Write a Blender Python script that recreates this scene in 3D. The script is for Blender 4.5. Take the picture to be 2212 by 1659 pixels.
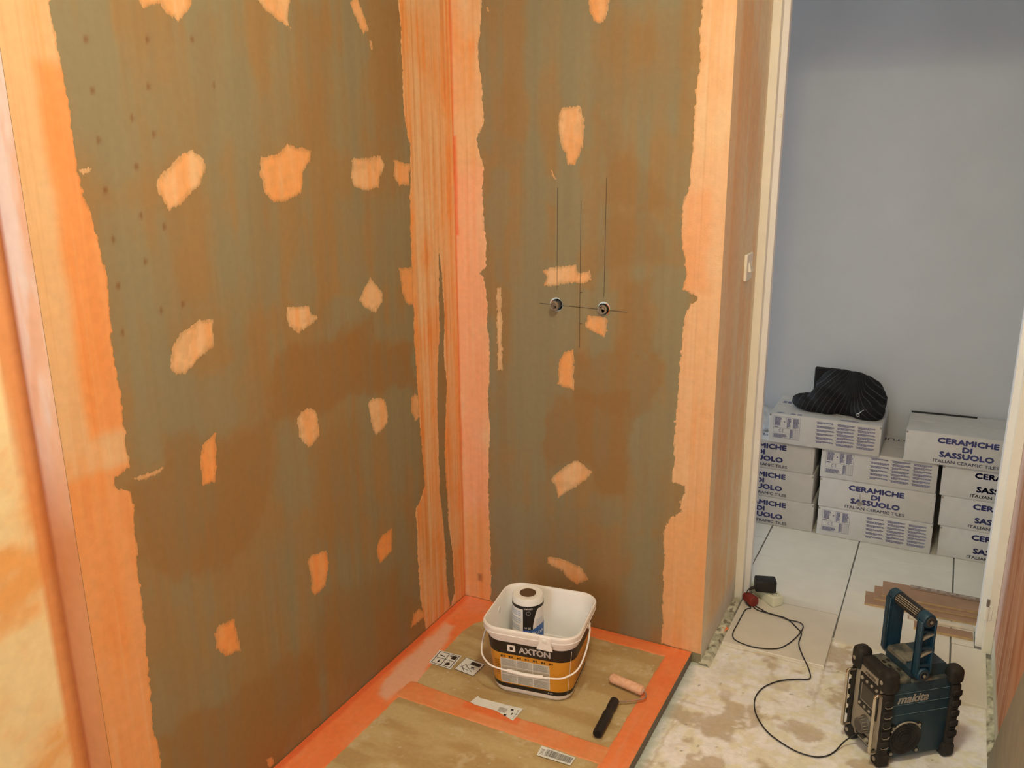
import bpy, bmesh, math, random
import numpy as np
from mathutils import Vector, Matrix

for _o in list(bpy.data.objects):
    bpy.data.objects.remove(_o)
scene = bpy.context.scene
COL = scene.collection

# ------------------------------------------------------------------ camera
FPX, YAW, PITCH, ROLL = 1877.3, 0.472859, 0.269370, -0.008971
CAM = Vector((1.40214, -2.36455, 1.52264))
_cy, _sy, _cp, _sp = math.cos(YAW), math.sin(YAW), math.cos(PITCH), math.sin(PITCH)
_f = Vector((-_sy * _cp, _cy * _cp, -_sp)); _r = Vector((_cy, _sy, 0)); _u = _r.cross(_f)
_r2 = _r * math.cos(ROLL) + _u * math.sin(ROLL)
_u2 = _u * math.cos(ROLL) - _r * math.sin(ROLL)
cam_data = bpy.data.cameras.new('camera')
cam_data.sensor_fit = 'HORIZONTAL'; cam_data.sensor_width = 36.0
cam_data.lens = FPX * 36.0 / 2212.0
cam_data.clip_start = 0.05; cam_data.clip_end = 50
cam = bpy.data.objects.new('camera', cam_data); COL.objects.link(cam)
cam.matrix_world = Matrix(((_r2.x, _u2.x, -_f.x, CAM.x), (_r2.y, _u2.y, -_f.y, CAM.y), (_r2.z, _u2.z, -_f.z, CAM.z), (0, 0, 0, 1)))
scene.camera = cam

# ------------------------------------------------------------------ world, lights, exposure
world = bpy.data.worlds.new('world'); scene.world = world; world.use_nodes = True
world.node_tree.nodes['Background'].inputs[0].default_value = (0.75, 0.86, 1.0, 1)
world.node_tree.nodes['Background'].inputs[1].default_value = 0.6
scene.view_settings.view_transform = 'Standard'; scene.view_settings.look = 'None'
scene.view_settings.gamma = 1.0; scene.view_settings.use_curve_mapping = False
scene.view_settings.exposure = -0.14

def area(name, loc, target, sx, sy, power, color):
    d = bpy.data.lights.new(name, 'AREA'); d.shape = 'RECTANGLE'; d.size = sx; d.size_y = sy
    d.energy = power; d.color = color
    o = bpy.data.objects.new(name, d); COL.objects.link(o); o.location = loc
    o.rotation_euler = (Vector(target) - Vector(loc)).to_track_quat('-Z', 'Y').to_euler()
    return o
def bulb(name, loc, power, color, radius):
    d = bpy.data.lights.new(name, 'POINT'); d.energy = power; d.color = color; d.shadow_soft_size = radius
    o = bpy.data.objects.new(name, d); COL.objects.link(o); o.location = loc
    return o
WARM = (1.0, 0.93, 0.66)
bulb('ceiling_lamp_light', (1.12, -1.25, 2.32), 22, WARM, 0.10)
area('ceiling_lamp_floor_fill', (1.12, -1.25, 2.40), (1.12, -1.25, 0), 0.24, 0.24, 13, WARM)  # extra downward emitter added at the ceiling lamp to brighten floor and tray
bulb('rear_fill_light', (1.20, -2.95, 2.25), 9, WARM, 0.14)  # added unseen lamp behind the camera, warm fill for the walls and passage
area('rear_window_daylight', (0.55, -3.52, 1.45), (0.55, 0, 1.3), 0.9, 1.1, 18, (0.80, 0.90, 1.0))
area('corridor_window_daylight', (-1.50, 0.96, 0.80), (1.2, 1.0, 0.5), 0.8, 1.3, 32, (0.82, 0.92, 1.0))
area('corridor_right_fill', (3.05, 0.96, 0.80), (1.2, 1.0, 0.5), 0.8, 1.3, 2.5, (0.82, 0.92, 1.0))  # added cool fill at the closed right end of the corridor

# ------------------------------------------------------------------ noise and polygon helpers
def lin(c):
    c = np.asarray(c, float) / 255.0
    return np.where(c <= 0.04045, c / 12.92, ((c + 0.055) / 1.055) ** 2.4)
def A(r, g, b):                      # pigment of a surface that looks (r,g,b) in the warm lamp light
    v = lin((r, g, b)) / np.array((0.98, 0.80, 0.56))
    return np.clip(v, 0.003, 0.9)
def D(r, g, b):                      # pigment of a surface that looks (r,g,b) in the cool corridor
    v = lin((r, g, b)) / np.array((0.62, 0.74, 0.90))
    return np.clip(v, 0.003, 0.9)
def _hash(ix, iy, s):
    h = (ix.astype(np.int64) * 374761393 + iy.astype(np.int64) * 668265263 + s * 1274126177) & 0xffffffff
    h = ((h ^ (h >> 13)) * 1274126177) & 0xffffffff
    return ((h ^ (h >> 16)) & 0xffff) / 65535.0
def vnoise(x, y, s=0):
    ix, iy = np.floor(x), np.floor(y); fx, fy = x - ix, y - iy
    fx = fx * fx * (3 - 2 * fx); fy = fy * fy * (3 - 2 * fy)
    a, b = _hash(ix, iy, s), _hash(ix + 1, iy, s); c, d = _hash(ix, iy + 1, s), _hash(ix + 1, iy + 1, s)
    return (a * (1 - fx) + b * fx) * (1 - fy) + (c * (1 - fx) + d * fx) * fy
def fbm(x, y, s=0, n=4):
    x = np.asarray(x, float); y = np.asarray(y, float)
    t = 0; a = 1; w = 0
    for k in range(n):
        t = t + a * vnoise(x * 2 ** k, y * 2 ** k, s + 17 * k); w += a; a *= 0.55
    return t / w
def sdpoly(x, y, poly):              # signed distance, positive inside
    p = np.asarray(poly, float); n = len(p); d = np.full(x.shape, 1e9); ins = np.zeros(x.shape, bool)
    for i in range(n):
        ax, ay = p[i]; bx, by = p[(i + 1) % n]; ex, ey = bx - ax, by - ay
        l = ex * ex + ey * ey + 1e-12
        t = np.clip(((x - ax) * ex + (y - ay) * ey) / l, 0, 1)
        d = np.minimum(d, (x - ax - t * ex) ** 2 + (y - ay - t * ey) ** 2)
        c = ((ay > y) != (by > y)) & (x < ex * (y - ay) / (ey + (1e-12 if ey >= 0 else -1e-12)) + ax)
        ins ^= c
    return np.where(ins, 1, -1) * np.sqrt(d)
def sstep(a, b, x):
    t = np.clip((x - a) / (b - a), 0, 1); return t * t * (3 - 2 * t)
def mixc(c0, c1, t):
    return np.asarray(c0) * (1 - t[..., None]) + np.asarray(c1) * t[..., None]

# ------------------------------------------------------------------ materials
MATS = {}
def mat(name, color=(0.5, 0.5, 0.5), rough=0.6, metal=0.0, var=0.12, scale=40.0, bump=0.0, bscale=200.0,
        attr=False, spec=0.5, coat=0.0, color2=None, trans=0.0):
    if name in MATS: return MATS[name]
    m = bpy.data.materials.new(name); m.use_nodes = True; nt = m.node_tree; N = nt.nodes; Lk = nt.links
    b = N['Principled BSDF']
    b.inputs['Roughness'].default_value = rough; b.inputs['Metallic'].default_value = metal
    b.inputs['Specular IOR Level'].default_value = spec
    b.inputs['Coat Weight'].default_value = coat; b.inputs['Transmission Weight'].default_value = trans
    tc = N.new('ShaderNodeTexCoord')
    nz = N.new('ShaderNodeTexNoise'); nz.inputs['Scale'].default_value = scale; nz.inputs['Detail'].default_value = 5
    Lk.new(tc.outputs['Object'], nz.inputs['Vector'])
    if attr or color2 is None:
        mp = N.new('ShaderNodeMapRange'); mp.inputs[1].default_value = 0.25; mp.inputs[2].default_value = 0.75
        mp.inputs[3].default_value = 1 - var; mp.inputs[4].default_value = 1 + var
        Lk.new(nz.outputs['Fac'], mp.inputs[0])
        mx = N.new('ShaderNodeVectorMath'); mx.operation = 'SCALE'
        if attr:
            at = N.new('ShaderNodeAttribute'); at.attribute_name = 'Col'; Lk.new(at.outputs['Color'], mx.inputs[0])
        else:
            mx.inputs[0].default_value = tuple(color[:3])
        Lk.new(mp.outputs[0], mx.inputs['Scale']); Lk.new(mx.outputs[0], b.inputs['Base Color'])
    else:
        mp = N.new('ShaderNodeMapRange'); mp.inputs[1].default_value = 0.4; mp.inputs[2].default_value = 0.62
        Lk.new(nz.outputs['Fac'], mp.inputs[0])
        mx = N.new('ShaderNodeMix'); mx.data_type = 'RGBA'
        mx.inputs['A'].default_value = (*color[:3], 1); mx.inputs['B'].default_value = (*color2[:3], 1)
        Lk.new(mp.outputs[0], mx.inputs['Factor']); Lk.new(mx.outputs['Result'], b.inputs['Base Color'])
    if bump:
        n2 = N.new('ShaderNodeTexNoise'); n2.inputs['Scale'].default_value = bscale; n2.inputs['Detail'].default_value = 4
        Lk.new(tc.outputs['Object'], n2.inputs['Vector'])
        bp = N.new('ShaderNodeBump'); bp.inputs['Strength'].default_value = bump; bp.inputs['Distance'].default_value = 0.002
        Lk.new(n2.outputs['Fac'], bp.inputs['Height']); Lk.new(bp.outputs[0], b.inputs['Normal'])
    MATS[name] = m
    return m

# ------------------------------------------------------------------ mesh builder
class MB:
    def __init__(s): s.v = []; s.f = []; s.mi = []
    def add(s, vs, fs, m=0):
        o = len(s.v); s.v += [tuple(p) for p in vs]; s.f += [tuple(i + o for i in f) for f in fs]; s.mi += [m] * len(fs)
        return s
    def box(s, x0, x1, y0, y1, z0, z1, bev=0.0, seg=2, m=0, M=None):
        bm = bmesh.new(); bmesh.ops.create_cube(bm, size=1.0)
        for v in bm.verts:
            v.co = Vector(((x0 + x1) / 2 + v.co.x * (x1 - x0), (y0 + y1) / 2 + v.co.y * (y1 - y0), (z0 + z1) / 2 + v.co.z * (z1 - z0)))
        if bev > 0: bmesh.ops.bevel(bm, geom=list(bm.edges), offset=bev, segments=seg, profile=0.5, affect='EDGES')
        return s.bm(bm, m, M)
    def bm(s, bm, m=0, M=None):
        bm.verts.ensure_lookup_table(); bm.verts.index_update()
        vs = [(M @ v.co) if M else v.co.copy() for v in bm.verts]
        s.add(vs, [[v.index for v in f.verts] for f in bm.faces], m); bm.free(); return s
    def tube(s, path, r, n=8, m=0, cap=True, closed=False):
        P = [Vector(p) for p in path]; k = len(P); R = r if hasattr(r, '__len__') else [r] * k
        T = []
        for i in range(k):
            if closed: t = P[(i + 1) % k] - P[(i - 1) % k]
            else: t = P[min(i + 1, k - 1)] - P[max(i - 1, 0)]
            T.append(t.normalized())
        up = Vector((0, 0, 1)) if abs(T[0].z) < 0.9 else Vector((1, 0, 0))
        a = T[0].cross(up).normalized(); vs = []
        for i in range(k):
            a = (a - T[i] * a.dot(T[i])).normalized(); b = T[i].cross(a)
            for j in range(n):
                w = 2 * math.pi * j / n
                vs.append(P[i] + (a * math.cos(w) + b * math.sin(w)) * R[i])
        fs = []
        for i in range(k if closed else k - 1):
            for j in range(n):
                i2 = (i + 1) % k
                fs.append((i * n + j, i * n + (j + 1) % n, i2 * n + (j + 1) % n, i2 * n + j))
        if cap and not closed:
            fs.append(tuple(range(n - 1, -1, -1))); fs.append(tuple((k - 1) * n + j for j in range(n)))
        return s.add(vs, fs, m)
    def lathe(s, prof, n=32, m=0, M=None):     # prof: (r, z)
        vs = []; fs = []
        for (r, z) in prof:
            for j in range(n):
                w = 2 * math.pi * j / n; p = Vector((r * math.cos(w), r * math.sin(w), z)); vs.append(M @ p if M else p)
        for i in range(len(prof) - 1):
            for j in range(n): fs.append((i * n + j, i * n + (j + 1) % n, (i + 1) * n + (j + 1) % n, (i + 1) * n + j))
        if prof[0][0] > 1e-6: fs.append(tuple(range(n - 1, -1, -1)))
        if prof[-1][0] > 1e-6: fs.append(tuple((len(prof) - 1) * n + j for j in range(n)))
        return s.add(vs, fs, m)
    def prism(s, poly, z0, z1, M=None, m=0):   # poly in xy, extruded in z
        n = len(poly); vs = [Vector((x, y, z0)) for x, y in poly] + [Vector((x, y, z1)) for x, y in poly]
        if M: vs = [M @ v for v in vs]
        fs = [tuple(range(n - 1, -1, -1)), tuple(range(n, 2 * n))] + [(i, (i + 1) % n, n + (i + 1) % n, n + i) for i in range(n)]
        return s.add(vs, fs, m)
    def quad(s, a, b, c, d, m=0): return s.add([a, b, c, d], [(0, 1, 2, 3)], m)
    def mesh(s, name, mats, smooth=None):
        me = bpy.data.meshes.new(name); me.from_pydata([tuple(v) for v in s.v], [], s.f)
        for mm in (mats if isinstance(mats, (list, tuple)) else [mats]): me.materials.append(mm)
        if any(s.mi): me.polygons.foreach_set('material_index', s.mi)
        bm = bmesh.new(); bm.from_mesh(me); bmesh.ops.recalc_face_normals(bm, faces=bm.faces); bm.to_mesh(me); bm.free()
        if smooth is not None:
            me.polygons.foreach_set('use_smooth', [True] * len(me.polygons))
            try: me.set_sharp_from_angle(angle=math.radians(smooth))
            except Exception: pass
        me.update()
        return me
    def build(s, name, mats, parent=None, smooth=None):
        return link(name, s.mesh(name, mats, smooth), parent)
def link(name, me, parent=None):
    o = bpy.data.objects.new(name, me); COL.objects.link(o)
    if parent: o.parent = parent
    return o
def empty(name, loc=(0, 0, 0), rz=0.0):
    o = bpy.data.objects.new(name, None); COL.objects.link(o); o.location = loc; o.rotation_euler = (0, 0, rz)
    o.empty_display_size = 0.05
    return o
def tag(o, label, cat, group=None):
    o['label'] = label; o['category'] = cat
    if group: o['group'] = group
    return o
def struct(o, label=None):
    o['kind'] = 'structure'
    if label: o['label'] = label
    return o
_fontcache = {}
def text_mesh(txt, width, height, bold=0.0, depth=0.0, shear=0.0, space=1.0):
    """lettering as flat mesh data in the xy plane, centred, fitted to width x height"""
    c = bpy.data.curves.new('lettering', 'FONT'); c.body = txt; c.size = 1.0; c.offset = bold; c.shear = shear
    c.space_character = space; c.resolution_u = 2; c.fill_mode = 'BOTH'; c.extrude = 0
    o = bpy.data.objects.new('lettering', c); COL.objects.link(o)
    dg = bpy.context.evaluated_depsgraph_get(); dg.update()
    me = bpy.data.meshes.new_from_object(o.evaluated_get(dg))
    bpy.data.objects.remove(o); bpy.data.curves.remove(c)
    co = np.zeros(len(me.vertices) * 3); me.vertices.foreach_get('co', co); co = co.reshape(-1, 3)
    lo, hi = co.min(0), co.max(0)
    vs = (co - (lo + hi) / 2); vs[:, 0] *= width / (hi[0] - lo[0]); vs[:, 1] *= height / (hi[1] - lo[1]); vs[:, 2] = 0
    fs = [tuple(p.vertices) for p in me.polygons]
    bpy.data.meshes.remove(me)
    return [Vector(v) for v in vs], fs

# planes: origin, u axis, v axis, normal
PL_LEFT = (Vector((0, 0, 0)), Vector((0, 1, 0)), Vector((0, 0, 1)), Vector((1, 0, 0)))
PL_BACK = (Vector((0, 0, 0)), Vector((1, 0, 0)), Vector((0, 0, 1)), Vector((0, -1, 0)))
PL_TRAY = (Vector((0, 0, 0)), Vector((1, 0, 0)), Vector((0, 1, 0)), Vector((0, 0, 1)))
def plane_pts(pl, u, v, off):
    O, U, V, Nn = [np.array(t) for t in pl]
    return O + np.outer(u, U) + np.outer(v, V) + np.outer(off, Nn)
def set_col(me, col):
    at = me.color_attributes.new('Col', 'FLOAT_COLOR', 'POINT')
    c4 = np.ones((len(col), 4), np.float32); c4[:, :3] = col; at.data.foreach_set('color', c4.ravel())
def grid_mesh(name, pl, u0, u1, v0, v1, res, colfn, material, off=0.0, relief=None, holes=(), keep=None):
    nu, nv = max(2, int(round((u1 - u0) / res)) + 1), max(2, int(round((v1 - v0) / res)) + 1)
    uu, vv = np.meshgrid(np.linspace(u0, u1, nu), np.linspace(v0, v1, nv)); u, v = uu.ravel(), vv.ravel()
    idx = np.arange(nu * nv).reshape(nv, nu)
    F = np.stack([idx[:-1, :-1], idx[:-1, 1:], idx[1:, 1:], idx[1:, :-1]], -1).reshape(-1, 4)
    for (hu, hv, hr) in holes:
        cu, cv = u[F].mean(1), v[F].mean(1); ok = np.hypot(cu - hu, cv - hv) > hr
        gone = np.unique(F[~ok]); F = F[ok]; used = np.zeros(len(u), bool); used[F.ravel()] = True
        rim = [i for i in gone if used[i]]
        d = np.hypot(u[rim] - hu, v[rim] - hv); u[rim] = hu + (u[rim] - hu) / d * hr; v[rim] = hv + (v[rim] - hv) / d * hr
    if keep is not None:
        cu, cv = u[F].mean(1), v[F].mean(1); F = F[keep(cu, cv)]
    o_ = np.full(len(u), off) + (relief(u, v) if relief is not None else 0)
    col = colfn(u, v)
    used = np.unique(F); re = np.full(len(u), -1); re[used] = np.arange(len(used)); F = re[F]
    P = plane_pts(pl, u, v, o_)[used]
    flip = pl[1].cross(pl[2]).dot(pl[3]) < 0
    if flip: F = F[:, ::-1]
    me = bpy.data.meshes.new(name)
    me.vertices.add(len(P)); me.vertices.foreach_set('co', P.astype(np.float32).ravel())
    me.loops.add(F.size); me.loops.foreach_set('vertex_index', F.astype(np.int32).ravel())
    me.polygons.add(len(F)); me.polygons.foreach_set('loop_start', np.arange(0, F.size, 4, dtype=np.int32))
    me.polygons.foreach_set('loop_total', np.full(len(F), 4, np.int32))
    me.update(calc_edges=True); me.validate()
    me.polygons.foreach_set('use_smooth', [True] * len(me.polygons))
    set_col(me, col[used]); me.materials.append(material)
    return me
def coat_mesh(name, pl, poly, res, fringe, colfn, material, off=0.0007, seed=0, streak=(1, 1), cut=(), nscale=0.006, clampu=None, clampv=None):
    """a brushed-on coat with a ragged, dry-brushed edge"""
    p = np.asarray(poly, float); lo, hi = p.min(0) - fringe * 1.5, p.max(0) + fringe * 1.5
    nu, nv = int((hi[0] - lo[0]) / res) + 2, int((hi[1] - lo[1]) / res) + 2
    uu, vv = np.meshgrid(lo[0] + res * np.arange(nu), lo[1] + res * np.arange(nv)); u, v = uu.ravel(), vv.ravel()
    nz = fbm(u / (nscale * streak[0]), v / (nscale * streak[1]), seed, 3) - 0.5
    nz = nz + (fbm(u / 0.018, v / 0.03, seed + 77, 2) - 0.5) * 0.9 + (fbm(u / 0.003, v / 0.009, seed + 78, 2) - 0.5) * 0.8
    f = sdpoly(u, v, p) + nz * 2 * fringe
    for c in cut: f = np.minimum(f, -sdpoly(u, v, c) + nz * 2 * fringe)
    f2 = f.reshape(nv, nu); gv, gu = np.gradient(f2, res)
    idx = np.arange(nu * nv).reshape(nv, nu)
    F = np.stack([idx[:-1, :-1], idx[:-1, 1:], idx[1:, 1:], idx[1:, :-1]], -1).reshape(-1, 4)
    F = F[f[F].mean(1) > 0]
    if len(F) == 0: return None
    cnt = np.zeros(len(u)); np.add.at(cnt, F.ravel(), 1); rim = (cnt > 0) & (cnt < 4)
    g = np.stack([gu.ravel(), gv.ravel()], 1); gl = (g ** 2).sum(1) + 1e-6
    mv = -(f / gl)[:, None] * g; ml = np.linalg.norm(mv, axis=1) + 1e-12; mv *= np.minimum(1, 0.6 * res / ml)[:, None]
    u = u + np.where(rim, mv[:, 0], 0); v = v + np.where(rim, mv[:, 1], 0)
    if clampu:
        F = F[(u[F].max(1) > clampu[0]) & (u[F].min(1) < clampu[1])]; u = np.clip(u, *clampu)
    if clampv:
        F = F[(v[F].max(1) > clampv[0]) & (v[F].min(1) < clampv[1])]; v = np.clip(v, *clampv)
    col = colfn(u, v, f); used = np.unique(F); re = np.full(len(u), -1); re[used] = np.arange(len(used)); F = re[F]
    o_ = np.where(rim, 0.0002, off)
    P = plane_pts(pl, u, v, o_)[used]
    if pl[1].cross(pl[2]).dot(pl[3]) < 0: F = F[:, ::-1]
    me = bpy.data.meshes.new(name)
    me.vertices.add(len(P)); me.vertices.foreach_set('co', P.astype(np.float32).ravel())
    me.loops.add(F.size); me.loops.foreach_set('vertex_index', np.ascontiguousarray(F).astype(np.int32).ravel())
    me.polygons.add(len(F)); me.polygons.foreach_set('loop_start', np.arange(0, F.size, 4, dtype=np.int32))
    me.polygons.foreach_set('loop_total', np.full(len(F), 4, np.int32))
    me.update(calc_edges=True)
    me.polygons.foreach_set('use_smooth', [True] * len(me.polygons))
    set_col(me, col[used]); me.materials.append(material)
    return me

# ------------------------------------------------------------------ traced outlines of the painted areas, in millimetres on their wall
LEFT_PATCHES = [([(-1134,1800),(-1122,1775),(-1095,1780),(-1077,1789),(-1065,1773),(-1037,1758),(-1017,1774),(-999,1792),(-996,1819)],0.3),([(-823,1843),(-798,1814),(-750,1791),(-708,1779),(-718,1799),(-708,1828),(-696,1860)],0.2),([(-480,1858),(-457,1887),(-428,1842),(-410,1806),(-432,1798),(-459,1823)],0.2),([(-406,1781),(-396,1780),(-392,1759),(-402,1760)],0.1),([(-1134,1456),(-1124,1470),(-1060,1512),(-1035,1518),(-1007,1497),(-1003,1478),(-1019,1451),(-1067,1421),(-1093,1405),(-1111,1401),(-1129,1434)],0.25),([(-837,1499),(-784,1503),(-750,1525),(-666,1512),(-676,1485),(-700,1465),(-703,1438),(-714,1412),(-772,1399),(-811,1401),(-839,1423),(-840,1449),(-845,1464)],0.5),([(-506,1488),(-450,1492),(-383,1494),(-368,1473),(-392,1437),(-399,1413),(-447,1407),(-506,1418),(-518,1442)],0.2),([(-323,1484),(-244,1470),(-249,1413),(-302,1413),(-327,1441)],0.3),([(-457,1178),(-407,1133),(-403,1106),(-444,1081),(-485,1101),(-511,1126),(-491,1152)],0.05),([(-793,1152),(-713,1145),(-708,1121),(-678,1110),(-711,1098),(-732,1093),(-759,1084),(-790,1107),(-797,1131)],0.1),([(-319,1186),(-248,1180),(-251,1075),(-280,1073),(-310,1118)],0.55),([(-1152,1089),(-1141,1130),(-1116,1154),(-1064,1171),(-1026,1167),(-1026,1136),(-1030,1112),(-1075,1091),(-1116,1070),(-1140,1071)],0.15),([(-1100,881),(-1087,908),(-1051,918),(-1056,866),(-1055,844),(-1067,810),(-1100,815),(-1102,850)],0.75),([(-787,874),(-772,888),(-733,889),(-714,871),(-708,808),(-753,787),(-783,825)],0.1),([(-498,837),(-475,845),(-421,830),(-406,785),(-409,751),(-469,734),(-487,767)],0.1),([(-286,794),(-265,806),(-241,783),(-245,725),(-266,716),(-289,752)],0.3),([(-491,401),(-466,427),(-416,425),(-422,356),(-485,342),(-494,373)],0.8),([(-793,488),(-775,502),(-715,486),(-705,447),(-728,390),(-773,385),(-786,405),(-780,436)],0.7),([(-1116,457),(-1098,471),(-1055,463),(-1047,413),(-1044,374),(-1087,385),(-1112,419)],0.8),([(-332,67),(-323,95),(-290,95),(-246,55),(-293,51),(-341,53)],0.6),([(-1276,893),(-1226,890),(-1194,889),(-1216,879),(-1262,879)],0.2),([(-1300,1484),(-1272,1488),(-1281,1479),(-1294,1477)],0.2),([(-998,38),(-977,32),(-973,9),(-990,10)],0.6)]
BACK_PATCHES = [([(431,1920),(498,1915),(491,1858),(475,1834),(453,1841),(441,1867)],0.5),([(347,1574),(354,1612),(375,1626),(417,1622),(428,1573),(426,1522),(412,1484),(398,1465),(377,1463),(372,1491),(357,1523)],0.35),([(328,1448),(337,1433),(349,1421),(333,1422)],0.3),([(299,1155),(327,1166),(409,1181),(416,1154),(453,1163),(458,1136),(434,1125),(402,1126),(342,1111),(304,1110),(314,1135)],0.25),([(448,1032),(509,1030),(510,989),(500,971),(456,984),(441,997)],0.4),([(354,888),(374,912),(401,919),(405,872),(406,796),(367,802),(351,807)],0.6),([(329,490),(353,518),(408,566),(424,568),(471,538),(433,493),(386,458),(354,428),(345,469)],0.2),([(318,215),(363,222),(437,205),(466,168),(421,140),(383,160),(372,174),(318,192)],0.3),([(141,1093),(157,1094),(160,831),(142,829)],0.0),([(120,1902),(127,1903),(129,1890),(120,1891)],0.2)]
LEFT_BAND = [(-1307,1791),(-1312,1762),(-1312,1719),(-1306,1645),(-1303,1584),(-1304,1522),(-1302,1475),(-1298,1443),(-1283,1384),(-1280,1342),(-1272,1298),(-1274,1238),(-1282,1168),(-1280,1114),(-1275,1067),(-1278,1002),(-1280,941),(-1280,917),(-1317,906),(-1315,886),(-1283,867),(-1282,819),(-1288,741),(-1291,670),(-1292,597),(-1296,491),(-1301,417),(-1305,351),(-1297,277),(-1302,186),(-1304,116)]
LEFT_CORNER_BAND = [(-270,1940),(-269,1895),(-264,1827),(-265,1721),(-264,1613),(-251,1545),(-236,1527),(-246,1413),(-254,1310),(-255,1151),(-254,1069),(-257,958),(-250,872),(-247,726),(-240,634),(-234,540),(-229,492),(-266,452),(-285,436),(-286,279),(-280,130),(-265,57),(-255,-3)]
CORNER_GAP = [(-103,1222),(-89,1128),(-82,1011),(-94,895),(-81,786),(-95,682),(-108,560),(-100,429),(-97,329),(-75,184),(-70,43),(-103,3),(-118,118),(-120,238),(-133,376),(-143,445),(-141,571),(-142,695),(-133,844),(-113,958),(-111,1074)]
BACK_CORNER_BAND = [(111,1970),(108,1921),(100,1835),(90,1798),(94,1747),(101,1695),(106,1598),(106,1581),(85,1545),(81,1532),(96,1485),(104,1465),(98,1403),(100,1293),(107,1237),(106,1158),(84,1135),(97,1122),(107,1064),(107,976),(114,901),(113,825),(106,716),(110,670),(109,590),(101,410),(102,310),(106,208),(104,-2)]
BACK_EDGE_BAND = [(749,1917),(749,1874),(746,1819),(750,1729),(749,1706),(743,1649),(742,1591),(742,1544),(740,1496),(738,1411),(721,1362),(722,1287),(727,1236),(735,1198),(737,1160),(731,1127),(774,1111),(776,1098),(753,1083),(741,1056),(737,1002),(734,921),(730,852),(732,796),(726,725),(727,610),(722,551),(764,543),(765,522),(750,489),(754,460),(720,431),(704,382),(710,306),(711,181),(711,84),(712,3)]
LEFT_WASH = [([(-777,1811),(-697,1821),(-730,1528),(-811,1529)],'g',25,0.8),([(-568,1743),(-442,1754),(-465,1504),(-592,1506)],'g',25,0.8),([(-745,1403),(-685,1399),(-713,1143),(-773,1153)],'g',20,0.9),([(-558,1381),(-476,1376),(-497,1147),(-580,1159)],'g',20,0.9),([(-442,1397),(-243,1387),(-262,1125),(-463,1154)],'g',20,0.7),([(-647,1146),(-542,1141),(-472,1130),(-467,1066),(-592,1033),(-658,1040)],'g',12,1),([(-456,1064),(-264,1029),(-264,967),(-446,1004)],'g',10,0.9),([(-870,875),(-729,833),(-751,626),(-893,682)],'g',25,1),([(-550,891),(-483,880),(-487,685),(-489,502),(-537,514),(-554,680)],'g',10,1),([(-500,376),(-423,341),(-435,193),(-512,232)],'g',14,1),([(-1255,1108),(-987,1045),(-970,955),(-1010,868),(-1185,929),(-1202,894),(-1264,935)],'g',12,0.9),([(-1276,468),(-1049,334),(-1079,97),(-1306,260)],'g',60,0.5),([(-1056,1041),(-905,1004),(-919,884),(-1071,930)],'g',15,0.5),([(-1262,1724),(-1101,1740),(-1130,1538),(-1292,1538)],'g',50,0.5),([(-1258,1322),(-1164,1311),(-1190,1131),(-1285,1151)],'g',50,0.6),([(-1103,1724),(-897,1743),(-927,1510),(-1134,1512)],'g',50,0.7),([(-949,638),(-789,571),(-817,320),(-978,406)],'g',60,0.4),([(-849,1052),(-703,1044),(-645,1038),(-580,1059),(-471,1067),(-459,1006),(-412,993),(-261,966),(-265,832),(-483,880),(-567,882),(-647,865),(-855,899),(-867,960)],'b',10,1),([(-1187,955),(-873,876),(-880,790),(-921,675),(-1047,587),(-1203,627),(-1284,729),(-1275,866),(-1211,872)],'b',15,0.9),([(-712,784),(-553,813),(-535,535),(-610,425),(-722,503)],'b',40,0.5),([(-755,369),(-368,285),(-306,62),(-388,24),(-649,6),(-794,183)],'b',30,0.8),([(-1289,294),(-1226,287),(-893,281),(-791,209),(-766,80),(-976,9),(-1150,19),(-1310,145)],'b',12,0.9),([(-636,1506),(-592,1506),(-634,1084),(-679,1092)],'b',8,0.4),([(-865,1509),(-813,1509),(-885,908),(-937,923)],'b',20,0.4),([(-988,1769),(-932,1775),(-967,1510),(-1024,1511)],'b',20,0.4),([(-668,1824),(-584,1835),(-618,1506),(-704,1507)],'b',25,0.4),([(-357,1862),(-267,1873),(-295,1502),(-387,1503)],'b',15,0.4)]
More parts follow.
